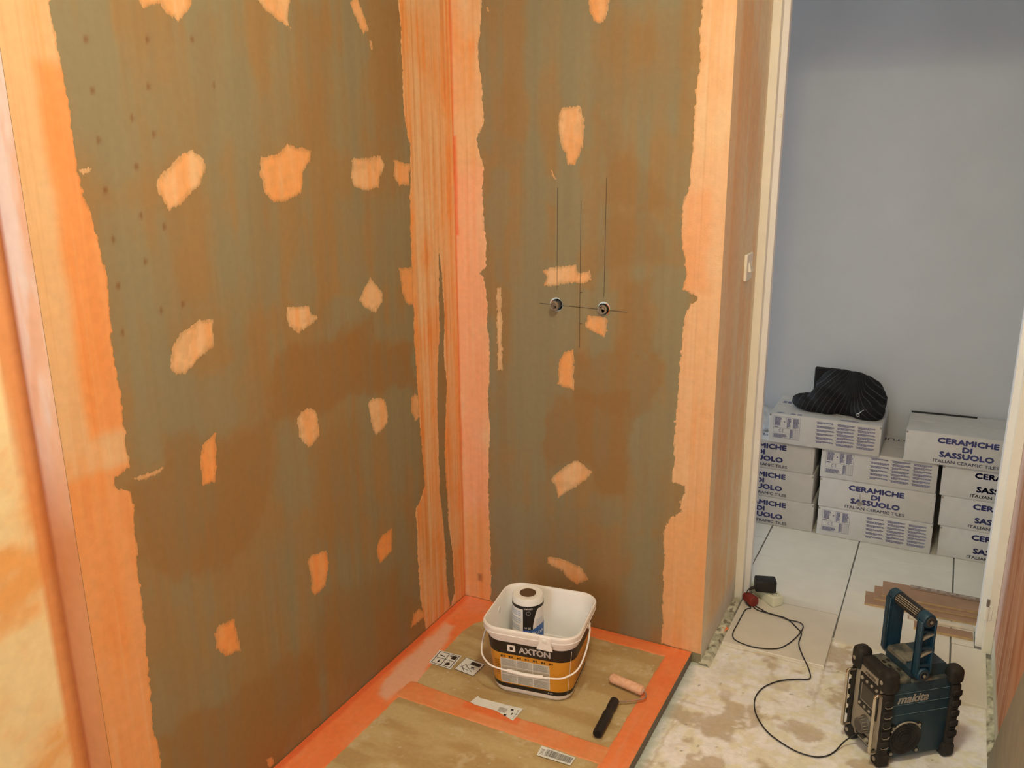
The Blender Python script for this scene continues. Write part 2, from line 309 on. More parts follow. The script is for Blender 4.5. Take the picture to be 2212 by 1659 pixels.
BACK_WASH = [([(314,1894),(477,1882),(482,1633),(315,1638)],'g',40,0.8),([(168,1538),(266,1537),(266,1471),(167,1471)],'g',15,0.7),([(296,1412),(377,1420),(422,1375),(414,1349),(311,1353)],'g',12,1),([(124,1444),(183,1445),(179,1095),(118,1091)],'g',12,0.9),([(220,1364),(281,1366),(281,1133),(218,1129)],'g',20,0.8),([(634,1322),(690,1324),(694,1216),(638,1213)],'g',15,0.9),([(623,1153),(655,1188),(735,1186),(737,1088),(632,1074)],'g',12,1),([(210,1089),(540,1111),(542,1033),(209,1006)],'g',4,0.9),([(662,1076),(740,1082),(747,936),(668,928)],'g',15,0.9),([(568,747),(643,771),(668,845),(696,848),(699,620),(578,601)],'g',8,1),([(587,610),(698,627),(707,383),(594,359)],'g',10,1),([(460,458),(571,479),(574,387),(461,364)],'g',14,0.9),([(238,361),(434,399),(435,324),(237,283)],'g',10,0.8),([(604,362),(704,382),(717,53),(614,26)],'g',15,0.9),([(116,818),(335,842),(337,593),(112,558)],'g',30,0.9),([(428,860),(465,864),(466,792),(429,787)],'g',12,0.8),([(111,510),(214,526),(212,315),(107,294)],'g',15,0.6),([(245,33),(510,99),(512,-1),(244,-73)],'g',20,0.4),([(293,695),(344,762),(580,813),(589,482),(503,459),(455,566),(329,545),(299,603)],'b',8,0.9),([(412,902),(665,927),(685,846),(657,773),(615,753),(542,736),(414,770)],'b',10,0.8),([(471,1589),(521,1583),(551,1497),(675,1361),(485,1357)],'b',20,0.7),([(500,1318),(623,1334),(681,1209),(489,1179)],'b',20,0.7),([(546,1149),(643,1154),(651,933),(552,923)],'b',15,0.8),([(280,377),(489,417),(495,45),(279,-11)],'b',40,0.4),([(177,1693),(215,1691),(213,1471),(174,1471)],'b',15,0.4),([(461,1872),(729,1853),(741,1602),(466,1609)],'b',40,0.4)]
LEFT_DOTS = [(-1251,1706),(-1251,1621),(-1173,1576),(-1252,1536),(-1176,1488),(-1251,1448),(-1179,1397),(-1248,1358),(-1182,1309),(-1250,1271),(-1102,1212),(-1254,1182),(-1158,1209),(-1117,1718),(-1006,1729),(-1127,1634),(-1127,1547),(-1127,1371),(-959,1645)]
TRAY_SMEAR = [(34,-190),(77,-191),(107,-327),(124,-425),(141,-516),(106,-543),(99,-620),(57,-612),(37,-494),(31,-359)]

mm = lambda P: [(a / 1000.0, b / 1000.0) for a, b in P]
# ------------------------------------------------------------------ the setting
W, LEN, CEIL, SCREED, TILE = 0.839, 1.413, 2.45, -0.033, -0.025
RX, REAR, DOORY, FARY = 1.64, -3.6, 0.44, 1.395
M_board = mat('primed_green_board', attr=True, rough=0.75, var=0.05, scale=60, bump=0.08, bscale=500)
M_paint = mat('orange_waterproof_paint', attr=True, rough=0.5, var=0.06, scale=50, bump=0.25, bscale=260)
M_plaster = mat('washed_plaster', attr=True, rough=0.6, var=0.06, scale=45, bump=0.2, bscale=160)
BROWN, GREEN, DEEP = A(150, 112, 62), A(139, 119, 78), A(143, 96, 43)
PALE, PEACH, ORANGE, SATUR, RED = A(240, 198, 138), A(238, 176, 110), A(238, 156, 82), A(240, 138, 58), A(228, 96, 40)
PALE, PEACH, ORANGE, SATUR = [c * k for c, k in ((PALE, 0.90), (PEACH, 0.90), (ORANGE, 0.93), (SATUR, 0.95))]

def board_color(wash, seed, dots=()):
    def fn(u, v):
        st = fbm(u / 0.055, v / 0.9, seed, 3) * 0.6 + fbm(u / 0.12, v / 0.16, seed + 5, 4) * 0.4
        c = mixc(BROWN, GREEN, sstep(0.40, 0.62, st))
        fine = fbm(u / 0.012, v / 0.35, seed + 9, 3)
        warp = (fbm(u / 0.03, v / 0.05, seed + 31, 3) - 0.5) + 1.3 * (fbm(u / 0.12, v / 0.10, seed + 37, 3) - 0.5)
        for poly, kind, soft, amt in wash:
            s = soft / 1000.0 + 0.004
            d = sdpoly(u, v, mm(poly)) + warp * (0.03 + s)
            t = sstep(-s, s, d) * amt * (0.5 + 0.6 * fine) * (0.75 if kind == 'b' else 0.95)
            c = mixc(c, GREEN if kind == 'g' else DEEP, np.clip(t, 0, 1)[...]) if True else c
        c = c * (0.93 + 0.14 * fine)[:, None]
        for a, b in mm(dots):
            d = np.hypot(u - a, (v - b) * 0.6)
            c = mixc(c, A(118, 70, 28), 0.75 * sstep(0.0065, 0.002, d))
        return c
    return fn
wall_left = link('wall_left', grid_mesh('wall_left', PL_LEFT, -LEN, 0, SCREED, CEIL, 0.005, board_color(LEFT_WASH, 3, LEFT_DOTS), M_board))
struct(wall_left, 'green-brown primed board wall with orange patches, left of the shower corner')
PIPES = [(0.3475, 1.055), (0.4965, 1.053)]
wall_back = link('wall_back', grid_mesh('wall_back', PL_BACK, 0, W, SCREED, CEIL, 0.005, board_color(BACK_WASH, 41), M_board,
                 holes=[(PIPES[0][0], PIPES[0][1], 0.0185), (PIPES[1][0], PIPES[1][1], 0.0175)]))
struct(wall_back, 'primed board wall with two pipe outlets, back of the shower corner')

def tone_color(tone, seed, vert=True):
    def fn(u, v, f):
        st = fbm(u / (0.02 if vert else 0.05), v / 0.16, seed, 4)
        t = np.clip(tone + (st - 0.5) * 0.9 + 0.15, 0, 1)
        c = mixc(PALE * 0.35 + PEACH * 0.65, ORANGE, sstep(0.05, 0.75, t))
        c = mixc(c, SATUR, 0.55 * sstep(0.75, 1.0, t))
        thin = sstep(0.50, 0.72, fbm(u / 0.03, v / 0.03, seed + 3, 3)) * 0.45 * (1 - tone)
        dry = fbm(u / 0.0035, v / 0.012, seed + 6, 2)
        edge = sstep(0.0, 0.012, f) * 0.75 + 0.25 * sstep(0.45, 0.6, dry + 40 * np.clip(f, 0, 0.01))   # thin towards its ragged edge, the board shows through
        c = mixc(c, BROWN * 0.5 + PEACH * 0.5, thin)
        return mixc(c * 0.50 + BROWN * 0.50, c, np.clip(edge, 0, 1))
    return fn
def add_patch(wall, pl, poly, tone, seed):
    me = coat_mesh('paint_patch', pl, mm(poly), 0.0019, 0.0036, tone_color(tone, seed), M_paint, seed=seed, streak=(0.6, 1.5))
    if me: link('paint_patch', me, wall)
for i, (p, t) in enumerate(LEFT_PATCHES): add_patch(wall_left, PL_LEFT, p, t, 100 + i)
for i, (p, t) in enumerate(BACK_PATCHES): add_patch(wall_back, PL_BACK, p, t, 200 + i)

def band_color(seed, zones, lo=0.35, streaks=0.3):
    def fn(u, v, f):
        st = fbm(u / 0.014, v / 0.7, seed, 4); bl = fbm(u / 0.09, v / 0.12, seed + 3, 3)
        t = np.clip(lo + (st - 0.5) * (0.9 + 0.7 * streaks) + (bl - 0.5) * 1.1, 0, 1)
        c = mixc(PALE * 0.4 + PEACH * 0.6, ORANGE, t); c = mixc(c, SATUR, 0.5 * sstep(0.75, 1.0, t))
        for (a, b, c0, c1, colr, amt, soft) in zones:       # a..b along u, c0..c1 along v
            dz = np.minimum(np.minimum(u - a, b - u), np.minimum(v - c0, c1 - v)) + (bl - 0.5) * soft * 1.5
            c = mixc(c, colr, amt * sstep(-soft, soft, dz))
        sx_ = fbm(u / 0.011, v / 1.1, seed + 5, 2); gate = sstep(0.4, 0.6, fbm(u / 0.05, v / 0.3, seed + 6, 2))
        c = mixc(c, PALE, 0.55 * streaks * sstep(0.58, 0.66, sx_) * gate); c = mixc(c, c * np.array((0.90, 0.72, 0.55)), 0.8 * streaks * sstep(0.36, 0.28, sx_) * gate)
        hair = sstep(0.70, 0.80, fbm(u / 0.006, v / 0.5, seed + 7, 2))
        c = mixc(c, c * np.array((0.80, 0.62, 0.48)), hair * 0.6 * streaks)
        c = mixc(c, BROWN, 0.55 * sstep(0.004, 0.0, f) * sstep(0.35, 0.65, fbm(u / 0.004, v / 0.014, seed + 8, 2)))
        return c
    return fn
def band(wall, pl, edge, close, seed, zones, cut=(), lo=0.35, fringe=0.0034, clampu=None, streaks=0.3):
    poly = mm(edge) + close
    me = coat_mesh('paint_band', pl, poly, 0.003, fringe, band_color(seed, zones, lo, streaks), M_paint, off=0.0011, seed=seed, streak=(0.7, 1.6), cut=cut, clampu=clampu, clampv=(0.001, 2.4))
    return link('paint_band', me, wall)
# outer edge of the left wall
band(wall_left, PL_LEFT, LEFT_BAND, [(-LEN - 0.03, 0.03), (-LEN - 0.03, 1.95)], 11,
     [(-LEN - .1, -1.36, 0.98, 2.2, A(226, 174, 112), 0.75, 0.02), (-1.355, -1.2, 1.0, 1.66, SATUR, 0.7, 0.016),
      (-LEN - .1, -1.2, -0.1, 0.93, SATUR, 0.6, 0.012)], clampu=(-LEN, 0))
# corner bands
band(wall_left, PL_LEFT, LEFT_CORNER_BAND, [(0.03, -0.01), (0.03, 2.0)], 12,
     [(-0.03, 0.01, 0, 0.9, SATUR, 0.4, 0.01), (-0.006, 0.01, -.1, 2.2, RED, 0.5, 0.004), (-0.2, -0.07, 0.2, 1.05, SATUR, 0.35, 0.01)], cut=[mm(CORNER_GAP)], clampu=(-1, -0.0003), streaks=0.9, lo=0.55)
band(wall_back, PL_BACK, BACK_CORNER_BAND, [(-0.03, -0.02), (-0.03, 2.0)], 13,
     [(-.02, 0.12, 0.3, 1.45, A(242, 158, 110), 0.6, 0.05), (-.02, 0.012, 1.25, 1.55, RED, 0.7, 0.004), (-.02, 0.2, -.1, 0.32, SATUR, 0.45, 0.06), (0.053, 0.070, 0.070, 0.095, A(150, 86, 40), 0.7, 0.006), (-.02, 0.004, -.1, 2.2, A(214, 96, 36), 0.6, 0.003)], clampu=(0.0003, 1))
band(wall_back, PL_BACK, BACK_EDGE_BAND, [(W + 0.03, -0.01), (W + 0.03, 2.0)], 14,
     [(0.70, 0.86, 0.15, 1.5, A(228, 164, 106), 0.55, 0.03), (0.70, 0.80, 1.12, 1.4, SATUR, 0.35, 0.03), (0.6, 0.9, -.1, 0.5, ORANGE, 0.45, 0.06)], clampu=(0, W))
# pencil setting-out lines and plaster repair around the pipes
M_pencil = mat('graphite_pencil', (0.06, 0.05, 0.045), 0.8, var=0.3)
for (a, b, c, d) in ((0.3475, 1.10, 0.3475, 1.40), (0.422, 0.93, 0.4215, 1.365), (0.4975, 1.09, 0.4985, 1.43), (0.29, 1.056, 0.57, 1.050), (0.422, 1.098, 0.430, 1.098), (0.422, 1.004, 0.430, 1.004)):
    b_ = MB(); L_ = Vector((c - a, d - b)).normalized(); n_ = Vector((-L_.y, L_.x)) * 0.0006
    b_.quad((a - n_.x, -0.0012, b - n_.y), (c - n_.x, -0.0012, d - n_.y), (c + n_.x, -0.0012, d + n_.y), (a + n_.x, -0.0012, b + n_.y))
    b_.build('pencil_line', M_pencil, wall_back)
M_gyps = mat('bare_gypsum', tuple(A(200, 205, 195)), 0.9, var=0.15, bump=0.4)
for k, (px_, pz_) in enumerate(PIPES):
    b_ = MB(); r0 = 0.0185 - 0.001 * k; n_ = 40; rng = random.Random(k); vs = []
    for j in range(n_):
        w = 2 * math.pi * j / n_; ro = r0 + 0.0004 + 0.0045 * max(0, math.sin(w - (0.9 if k == 0 else -0.3))) + rng.random() * 0.0006
        for (rr, yy) in ((ro, -0.0009), (r0, -0.0009), (r0 - 0.001, 0.03)): vs.append((px_ + rr * math.cos(w), yy, pz_ + rr * math.sin(w)))
    fs = []
    for j in range(n_):
        j2 = (j + 1) % n_
        fs += [(j * 3, j2 * 3, j2 * 3 + 1, j * 3 + 1), (j * 3 + 1, j2 * 3 + 1, j2 * 3 + 2, j * 3 + 2)]
    b_.add(vs, fs); b_.build('pipe_hole_rim', M_gyps, wall_back)
    b_ = MB(); a0_, a1_ = ((2.4, 3.2) if k == 0 else (-0.9, 1.2))
    b_.tube([(px_ + (r0 + 0.001) * math.cos(a0_ + (a1_ - a0_) * j / 10), -0.001, pz_ + (r0 + 0.001) * math.sin(a0_ + (a1_ - a0_) * j / 10)) for j in range(11)], 0.0014, 6); b_.build('paint_smear', mat('rust_smear', tuple(A(206, 104, 48)), 0.6), wall_back)
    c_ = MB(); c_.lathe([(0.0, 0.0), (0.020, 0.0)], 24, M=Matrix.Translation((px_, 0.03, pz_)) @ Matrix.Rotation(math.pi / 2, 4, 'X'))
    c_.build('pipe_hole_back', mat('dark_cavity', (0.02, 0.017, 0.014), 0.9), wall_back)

# return face at the near end of the left wall, and the wall beyond it
PL_RET = (Vector((0, -LEN, 0)), Vector((1, 0, 0)), Vector((0, 0, 1)), Vector((0, -1, 0)))
PL_HALL = (Vector((-0.075, 0, 0)), Vector((0, 1, 0)), Vector((0, 0, 1)), Vector((1, 0, 0)))
def ret_color(u, v):
    bl = fbm(u / 0.05, v / 0.2, 61, 4)
    c = mixc(A(250, 214, 180), A(236, 178, 130), sstep(0.35, 0.7, bl))
    c = mixc(c, A(206, 124, 58), sstep(1.15, 0.75, v + (bl - .5) * .25) * 0.9)
    return mixc(c, A(190, 100, 45), 0.8 * sstep(-0.064, -0.073, u + (bl - .5) * .01))
def hall_color(u, v):
    bl = fbm(u / 0.10, v / 0.07, 71, 5); b2 = fbm(u / 0.2, v / 0.25, 72, 3)
    c = mixc(A(250, 208, 140), A(236, 164, 84), sstep(0.42, 0.68, bl * .6 + b2 * .4))
    d = -LEN - 0.036 + (0.9 - v) * 0.012 - u
    return mixc(c, A(220, 134, 66), 0.9 * sstep(0.003, -0.004, d))
struct(link('wall_return', grid_mesh('wall_return', PL_RET, -0.075, 0, SCREED, CEIL, 0.006, ret_color, mat('satin_washed_plaster', attr=True, rough=0.28, var=0.05, bump=0.12, bscale=60)))), 'narrow return face at the near end of the left wall'
struct(link('wall_hall_left', grid_mesh('wall_hall_left', PL_HALL, REAR, -LEN, SCREED, CEIL, 0.012, hall_color, M_plaster)), 'mottled yellow-orange plaster wall at the far left')

# passage wall beside the door, partition with the doorway
PL_PASS = (Vector((W, 0, 0)), Vector((0, 1, 0)), Vector((0, 0, 1)), Vector((1, 0, 0)))
def pass_color(u, v):
    st = fbm(u / 0.03, v / 0.8, 81, 4); bl = fbm(u / 0.15, v / 0.2, 82, 3)
    c = mixc(A(250, 208, 152), A(246, 188, 122), sstep(0.35, 0.65, st * .5 + bl * .5))
    c = mixc(c, A(246, 204, 148), sstep(0.075, 0.055, u + (bl - .5) * .02) * 0.8)
    c = mixc(c, A(236, 176, 106), sstep(0.05, 0.11, u) * sstep(0.24, 0.12, u) * 0.5)
    c = mixc(c, A(238, 206, 158), sstep(0.40, 0.43, u) * 0.8)
    return mixc(c, A(214, 196, 164), sstep(0.10, 0.02, v + (bl - .5) * .05) * 0.7)
wall_passage = struct(link('wall_passage', grid_mesh('wall_passage', PL_PASS, 0, DOORY + 0.04, SCREED, CEIL, 0.006, pass_color, M_plaster)), 'narrow washed wall between the shower and the door')
M_white = mat('painted_white_wall', (0.56, 0.575, 0.59), 0.7, var=0.03, scale=6, bump=0.1, bscale=300)
b_ = MB()
b_.box(-1.6, W - 0.002, DOORY + 0.035, 0.54, SCREED, CEIL); b_.box(W - 0.002, 0.889, DOORY + 0.035, 0.54, 2.05, CEIL)
b_.box(0.889, 1.595, DOORY + 0.035, 0.54, 2.05, CEIL); b_.box(1.595, 3.2, DOORY + 0.035, 0.54, 2.05, CEIL); b_.box(1.642, 3.2, DOORY + 0.035, 0.54, SCREED, 2.05)
struct(b_.build('wall_partition', M_white))
def right_color(u, v):
    st = fbm(u / 0.035, v / 0.5, 91, 4); bl = fbm(u / 0.25, v / 0.2, 92, 3)
    c = mixc(A(208, 140, 90), A(186, 104, 50), sstep(0.35, 0.65, st * .6 + bl * .4))
    c = mixc(c, A(226, 180, 140), 0.7 * sstep(0.70, 0.78, fbm(u / 0.012, v / 0.6, 93, 2)))
    c = mixc(c, A(218, 176, 146), sstep(0.26, 0.36, u + (bl - .5) * .1) * 0.85)
    return mixc(c, A(216, 200, 160), sstep(0.05, 0.02, v + (bl - .5) * .03))
PL_RIGHT = (Vector((RX, 0, 0)), Vector((0, 1, 0)), Vector((0, 0, 1)), Vector((-1, 0, 0)))
wall_right = struct(link('wall_right', grid_mesh('wall_right', PL_RIGHT, REAR, DOORY + 0.04, SCREED, CEIL, 0.012, right_color, M_plaster)), 'orange brushed wall at the right edge')
b_ = MB(); y0, y1 = REAR - 0.1, REAR
b_.box(-0.075, 0.05, y0, y1, SCREED, CEIL); b_.box(1.05, RX, y0, y1, SCREED, CEIL); b_.box(0.05, 1.05, y0, y1, SCREED, 0.85); b_.box(0.05, 1.05, y0, y1, 2.05, CEIL)
struct(b_.build('wall_rear', mat('rear_plaster', tuple(A(232, 186, 128)), 0.7, var=0.08, scale=5)))
b_ = MB(); b_.box(-0.1, RX + 0.02, REAR - 0.1, DOORY + 0.04, CEIL, CEIL + 0.1); b_.box(-1.6, 3.2, DOORY + 0.04, FARY + 0.1, CEIL, CEIL + 0.1)
struct(b_.build('ceiling', mat('white_ceiling', (0.72, 0.70, 0.66), 0.8, var=0.03, scale=4)))
b_ = MB(); b_.box(-1.6, 3.2, FARY, FARY + 0.1, SCREED, CEIL); struct(b_.build('wall_far', M_white), 'plain white wall behind the stacked boxes')
b_ = MB(); b_.box(-1.7, -1.6, 0.475, FARY + 0.1, SCREED, CEIL); struct(b_.build('wall_far_left', M_white))
b_ = MB(); b_.box(3.2, 3.3, 0.475, FARY + 0.1, SCREED, CEIL); struct(b_.build('wall_far_right', M_white))

# ---- floor: screed with old adhesive, laid tiles
PL_FLOOR = (Vector((0, 0, SCREED)), Vector((1, 0, 0)), Vector((0, 1, 0)), Vector((0, 0, 1)))
def screed_color(u, v):
    a = fbm(u / 0.09, v / 0.09, 111, 5); b = fbm(u / 0.03, v / 0.03, 112, 4); c3 = fbm(u / 0.25, v / 0.25, 113, 3)
    c = mixc(A(232, 210, 164), A(246, 230, 192), sstep(0.35, 0.65, b))
    stain = sstep(0.50, 0.60, a) * sstep(0.30, 0.62, c3 + 0.25 * sstep(0.05, -0.45, v))
    c = mixc(c, A(180, 146, 98), stain * 0.7)
    c = mixc(c, A(252, 242, 216), sstep(0.62, 0.68, fbm(u / 0.06, v / 0.06, 115, 4)) * 0.7)
    for (g, w_) in ((u - 0.34 * np.round((u - 1.185) / 0.34) - 1.185, 0.006), (v - 0.335 * np.round((v + 0.20) / 0.335) + 0.20, 0.006)):
        c = mixc(c, A(190, 164, 118), 0.5 * sstep(w_, 0.001, np.abs(g + (b - .5) * .02)) * sstep(.35, .6, c3))
    c = mixc(c, A(90, 66, 40), sstep(0.88, 0.94, fbm(u / 0.018, v / 0.018, 117, 2)) * 0.7)
    edge = sstep(0.045, 0.012, u - 0.80 + (b - .5) * .03)
    return mixc(c, A(178, 180, 150), edge * 0.7)
def screed_relief(u, v):
    return (fbm(u / 0.05, v / 0.05, 121, 5) - 0.5) * 0.003 + (sstep(0.60, 0.68, fbm(u / 0.09, v / 0.09, 111, 5)) * -0.0012) - 0.001
M_screed = mat('old_screed', attr=True, rough=0.85, var=0.08, scale=70, bump=0.5, bscale=220)
floor = link('floor', grid_mesh('floor', PL_FLOOR, 0.76, RX, -1.2, 0.50, 0.005, screed_color, M_screed, relief=screed_relief))
struct(floor, 'worn screed floor with old tile adhesive')
b_ = MB(); b_.box(-0.1, 0.765, REAR, 0.5, SCREED - 0.05, SCREED - 0.002); b_.box(0.765, RX, REAR, -1.195, SCREED - 0.05, SCREED - 0.002)
b_.build('slab', mat('plain_screed', tuple(A(200, 178, 134)), 0.85, var=0.1), floor)
b_ = MB(); b_.box(-1.6, 3.2, 0.47, FARY, SCREED - 0.05, TILE - 0.0035); b_.box(0.845, 1.64, 0.335, 0.47, SCREED - 0.05, TILE - 0.0035)
b_.build('grout', mat('grey_grout', (0.20, 0.195, 0.18), 0.9, var=0.15), floor)
M_tile = mat('pale_floor_tile', (0.74, 0.705, 0.61), 0.32, var=0.05, scale=14, bump=0.05, bscale=60)
G = 0.0016
def tile(x0, x1, y0, y1, poly=None, rot=0.0):
    b = MB()
    if poly: b.prism(poly, SCREED, TILE)
    else: b.box(x0 + 0.0026, x1 - 0.0026, y0 + 0.0012, y1 - 0.0012, SCREED - 0.004, TILE, 0.0012, 1)
    o = b.build('floor_tile', M_tile, floor); return o
cols = [(-0.178, 0.160), (0.160, 0.505), (0.505, 0.845), (0.845, 1.186), (1.186, 1.526), (1.526, 1.866), (1.866, 2.206)]
rows = {0: 0.98, 1: 0.81, 2: 0.975, 3: 0.809, 4: 0.98, 5: 0.788, 6: 0.98}
for ci, (x0, x1) in enumerate(cols):
    y = rows[ci]
    while y < FARY: y += 0.3345
    while y > 0.0:
        ya, yb = y - 0.3345, min(y, FARY)
        y = ya
        if yb < 0.30 and ci in (4,): break
        if ci in (0, 1, 2, 6) and yb <= 0.55: break
        if yb < 0.14: break
        a0, a1 = x0, x1
        if ya < DOORY + 0.1 and ci == 3: a0 = 0.868
        if ya < DOORY + 0.1 and ci == 5: a1 = 1.628
        if ci in (0, 1, 2, 6): ya = max(ya, 0.545)
        if ci == 2 and yb < 0.55: continue
        yl = max(ya, 0.132 if ci != 4 else 0.312)
        if a0 != x0 and yb > 0.57: tile(0, 0, 0, 0, [(a0 + .024, yl + G), (a1 - G, yl + G), (a1 - G, yb - G), (x0 + G, yb - G), (x0 + G, 0.565), (a0 + .024, 0.565)])
        elif a1 != x1 and yb > 0.57: tile(0, 0, 0, 0, [(x0 + G, yl + G), (a1 - .036, yl + G), (a1 - .036, 0.565), (x1 - G, 0.565), (x1 - G, yb - G), (x0 + G, yb - G)])
        else: tile(a0, a1, yl, yb)

# ---- rough mortar where the skirting tiles were taken off
def rubble(name, x0, x1, y0, y1, h, seed, parent):
    def rel(u, v):
        return h * (0.25 + fbm(u / 0.012, v / 0.016, seed, 4)) * sstep(0, 0.3, (x1 - u) / (x1 - x0) if seed % 2 else (u - x0) / (x1 - x0))
    def colr(u, v):
        c = mixc(A(214, 194, 148), A(180, 164, 122), sstep(.4, .6, fbm(u / .02, v / .02, seed + 1, 3)))
        return mixc(c, A(104, 82, 54), sstep(.58, .70, fbm(u / .012, v / .02, seed + 2, 3)) * .8)
    return link(name, grid_mesh(name, PL_FLOOR, x0, x1, y0, y1, 0.004, colr, M_screed, relief=rel), parent)
rubble('mortar_strip', W - 0.004, W + 0.030, -0.012, DOORY - 0.005, 0.014, 131, floor)
rubble('mortar_strip', RX - 0.018, RX + 0.002, -0.75, DOORY - 0.03, 0.010, 132, floor)

# ---- door frame
door = empty('door_1', (0, 0, 0)); struct(door, 'cream door frame around the opening to the corridor')
M_cream = mat('cream_gloss_paint', tuple(A(248, 226, 180)), 0.35, var=0.04, scale=12, bump=0.06, bscale=90)
M_cream2 = mat('white_gloss_paint', tuple(A(240, 222, 194)), 0.35, var=0.04, scale=12, bump=0.06, bscale=90)
zb = SCREED
MB().box(W, 0.866, DOORY, DOORY + 0.034, zb, 2.02, 0.002).build('casing', M_cream, door)
MB().box(1.613, RX, DOORY, DOORY + 0.034, zb, 2.02, 0.002).build('casing', M_cream, door)
MB().box(W, RX, DOORY, DOORY + 0.034, 2.02, 2.06, 0.002).build('casing', M_cream, door)
MB().box(0.862, 0.8845, DOORY + 0.033, 0.505, zb, 2.03, 0.002).build('jamb', M_cream2, door)
MB().box(1.5945, 1.617, DOORY + 0.033, 0.54, zb, 2.03, 0.002).build('jamb', M_cream2, door)
MB().box(0.8845, 1.5945, DOORY + 0.033, 0.54, 2.0, 2.03, 0.002).build('jamb', M_cream2, door)
for (x, z) in ((0.877, 1.60), (0.877, 0.335)):
    b = MB(); Mx = Matrix.Translation((x, DOORY + 0.033, z)) @ Matrix.Rotation(math.pi / 2, 4, 'X')
    b.lathe([(0.0055, 0), (0.0055, 0.002), (0.004, 0.003), (0.0015, 0.0022), (0.0, 0.001)], 16, M=Mx); b.build('screw', M_cream, door)
b = MB(); b.tube([(1.611, DOORY - 0.004, 0.09), (1.611, DOORY - 0.004, 0.135)], 0.0065, 12); b.box(1.604, 1.626, DOORY - 0.003, DOORY + 0.002, 0.088, 0.137, 0.001, 1)
hg = b.build('hinge', M_cream, door, 40)
MB().tube([(1.611, DOORY - 0.004, 0.136), (1.611, DOORY - 0.004, 0.158)], 0.0045, 10).build('hinge_pin', mat('steel_pin', (0.28, 0.25, 0.22), 0.4, 0.8), hg, 40)

# ---- shower tray with its painted bands and labels
tray = empty('shower_tray', (0, 0, 0)); tag(tray, 'brown-grey shower tray board edged with orange paint bands', 'shower tray')
TX, TY0 = 0.811, -1.405
def tray_color(u, v):
    a = fbm(u / 0.16, v / 0.05, 141, 5); b = fbm(u / 0.02, v / 0.02, 142, 4)
    c = mixc(A(176, 138, 80), A(192, 158, 98), sstep(.38, .64, a))
    c = mixc(c, A(200, 170, 116), sstep(.56, .66, b) * sstep(.5, .65, fbm(u / .07, v / .05, 143, 3)) * .7)
    return mixc(c, A(212, 190, 150), sstep(.86, .90, fbm(u / .006, v / .006, 144, 2)) * .7)
M_tray = mat('tile_backer_board', attr=True, rough=0.6, var=0.07, scale=90, bump=0.25, bscale=180)
link('tray_top', grid_mesh('tray_top', PL_TRAY, 0.002, TX, TY0, -0.002, 0.005, tray_color, M_tray), tray)
MB().box(0.002, TX - 0.0005, TY0, -0.002, SCREED + 0.0005, -0.0006, 0.0, 1).build('tray_core', mat('board_edge', tuple(A(120, 104, 82)), 0.8, var=0.25, scale=90), tray)
M_tpaint = mat('orange_tape_coat', attr=True, rough=0.42, var=0.06, scale=60, bump=0.35, bscale=300)
T_OR, T_DK, T_PL = A(238, 124, 62), A(232, 104, 44), A(232, 150, 98)
def tband(poly, seed, along, zones=(), off=0.0009, base=None, fringe=0.0016):
    base = base if base is not None else T_OR
    def fn(u, v, f):
        st = fbm(u / (0.25 if along == 'x' else 0.012), v / (0.012 if along == 'x' else 0.25), seed, 4); bl = fbm(u / .06, v / .06, seed + 1, 3)
        c = mixc(base, T_PL, np.clip((st - .5) * 1.2 + (bl - .5) * .6, 0, 1)); c = mixc(c, T_DK, np.clip((.5 - bl) * 1.3, 0, 1))
        for (p, colr, amt, soft) in zones: c = mixc(c, colr, amt * sstep(-soft, soft, sdpoly(u, v, p) + (bl - .5) * soft * 2))
        return c
    me = coat_mesh('paint_band', PL_TRAY, poly, 0.0025, fringe, fn, M_tpaint, off=off, seed=seed, clampu=(0.003, 0.8108), clampv=(-1.40, -0.003))
    return link('paint_band', me, tray)
tband([(-0.02, 0.02), (0.10, 0.02), (0.155, -0.10), (0.125, -0.15), (0.112, -0.205), (0.118, -0.35), (0.13, -0.51), (0.122, -0.60), (0.12, -0.90), (0.122, -1.43), (-0.02, -1.43)], 151, 'y',
      [(mm(TRAY_SMEAR), A(226, 168, 122), .8, .012), ([(-.01, .01), (.024, .01), (.022, -1.5), (-.01, -1.5)], A(226, 92, 42), .8, .006), ([(.02, -.01), (.16, -.01), (.16, -.09), (.03, -.09)], A(232, 130, 84), .7, .02)])
tband([(0.10, 0.02), (0.83, 0.02), (0.83, -0.055), (0.74, -0.062), (0.50, -0.058), (0.15, -0.06), (0.10, -0.05)], 152, 'x', off=0.0013,
      zones=[([(0, .01), (.82, .01), (.82, -.018), (0, -.018)], T_DK, .7, .005)])
tband([(0.742, 0.02), (0.83, 0.02), (0.83, -1.43), (0.738, -1.43), (0.738, -0.60), (0.742, -0.30)], 153, 'y', off=0.0016)
tband([(0.11, -0.513), (0.13, -0.511), (0.30, -0.523), (0.745, -0.530), (0.745, -0.600), (0.306, -0.594), (0.11, -0.592)], 154, 'x', off=0.0019, base=A(226, 134, 72),
      zones=[([(.30, -.515), (.48, -.515), (.48, -.555), (.31, -.555)], T_DK, .8, .006)])
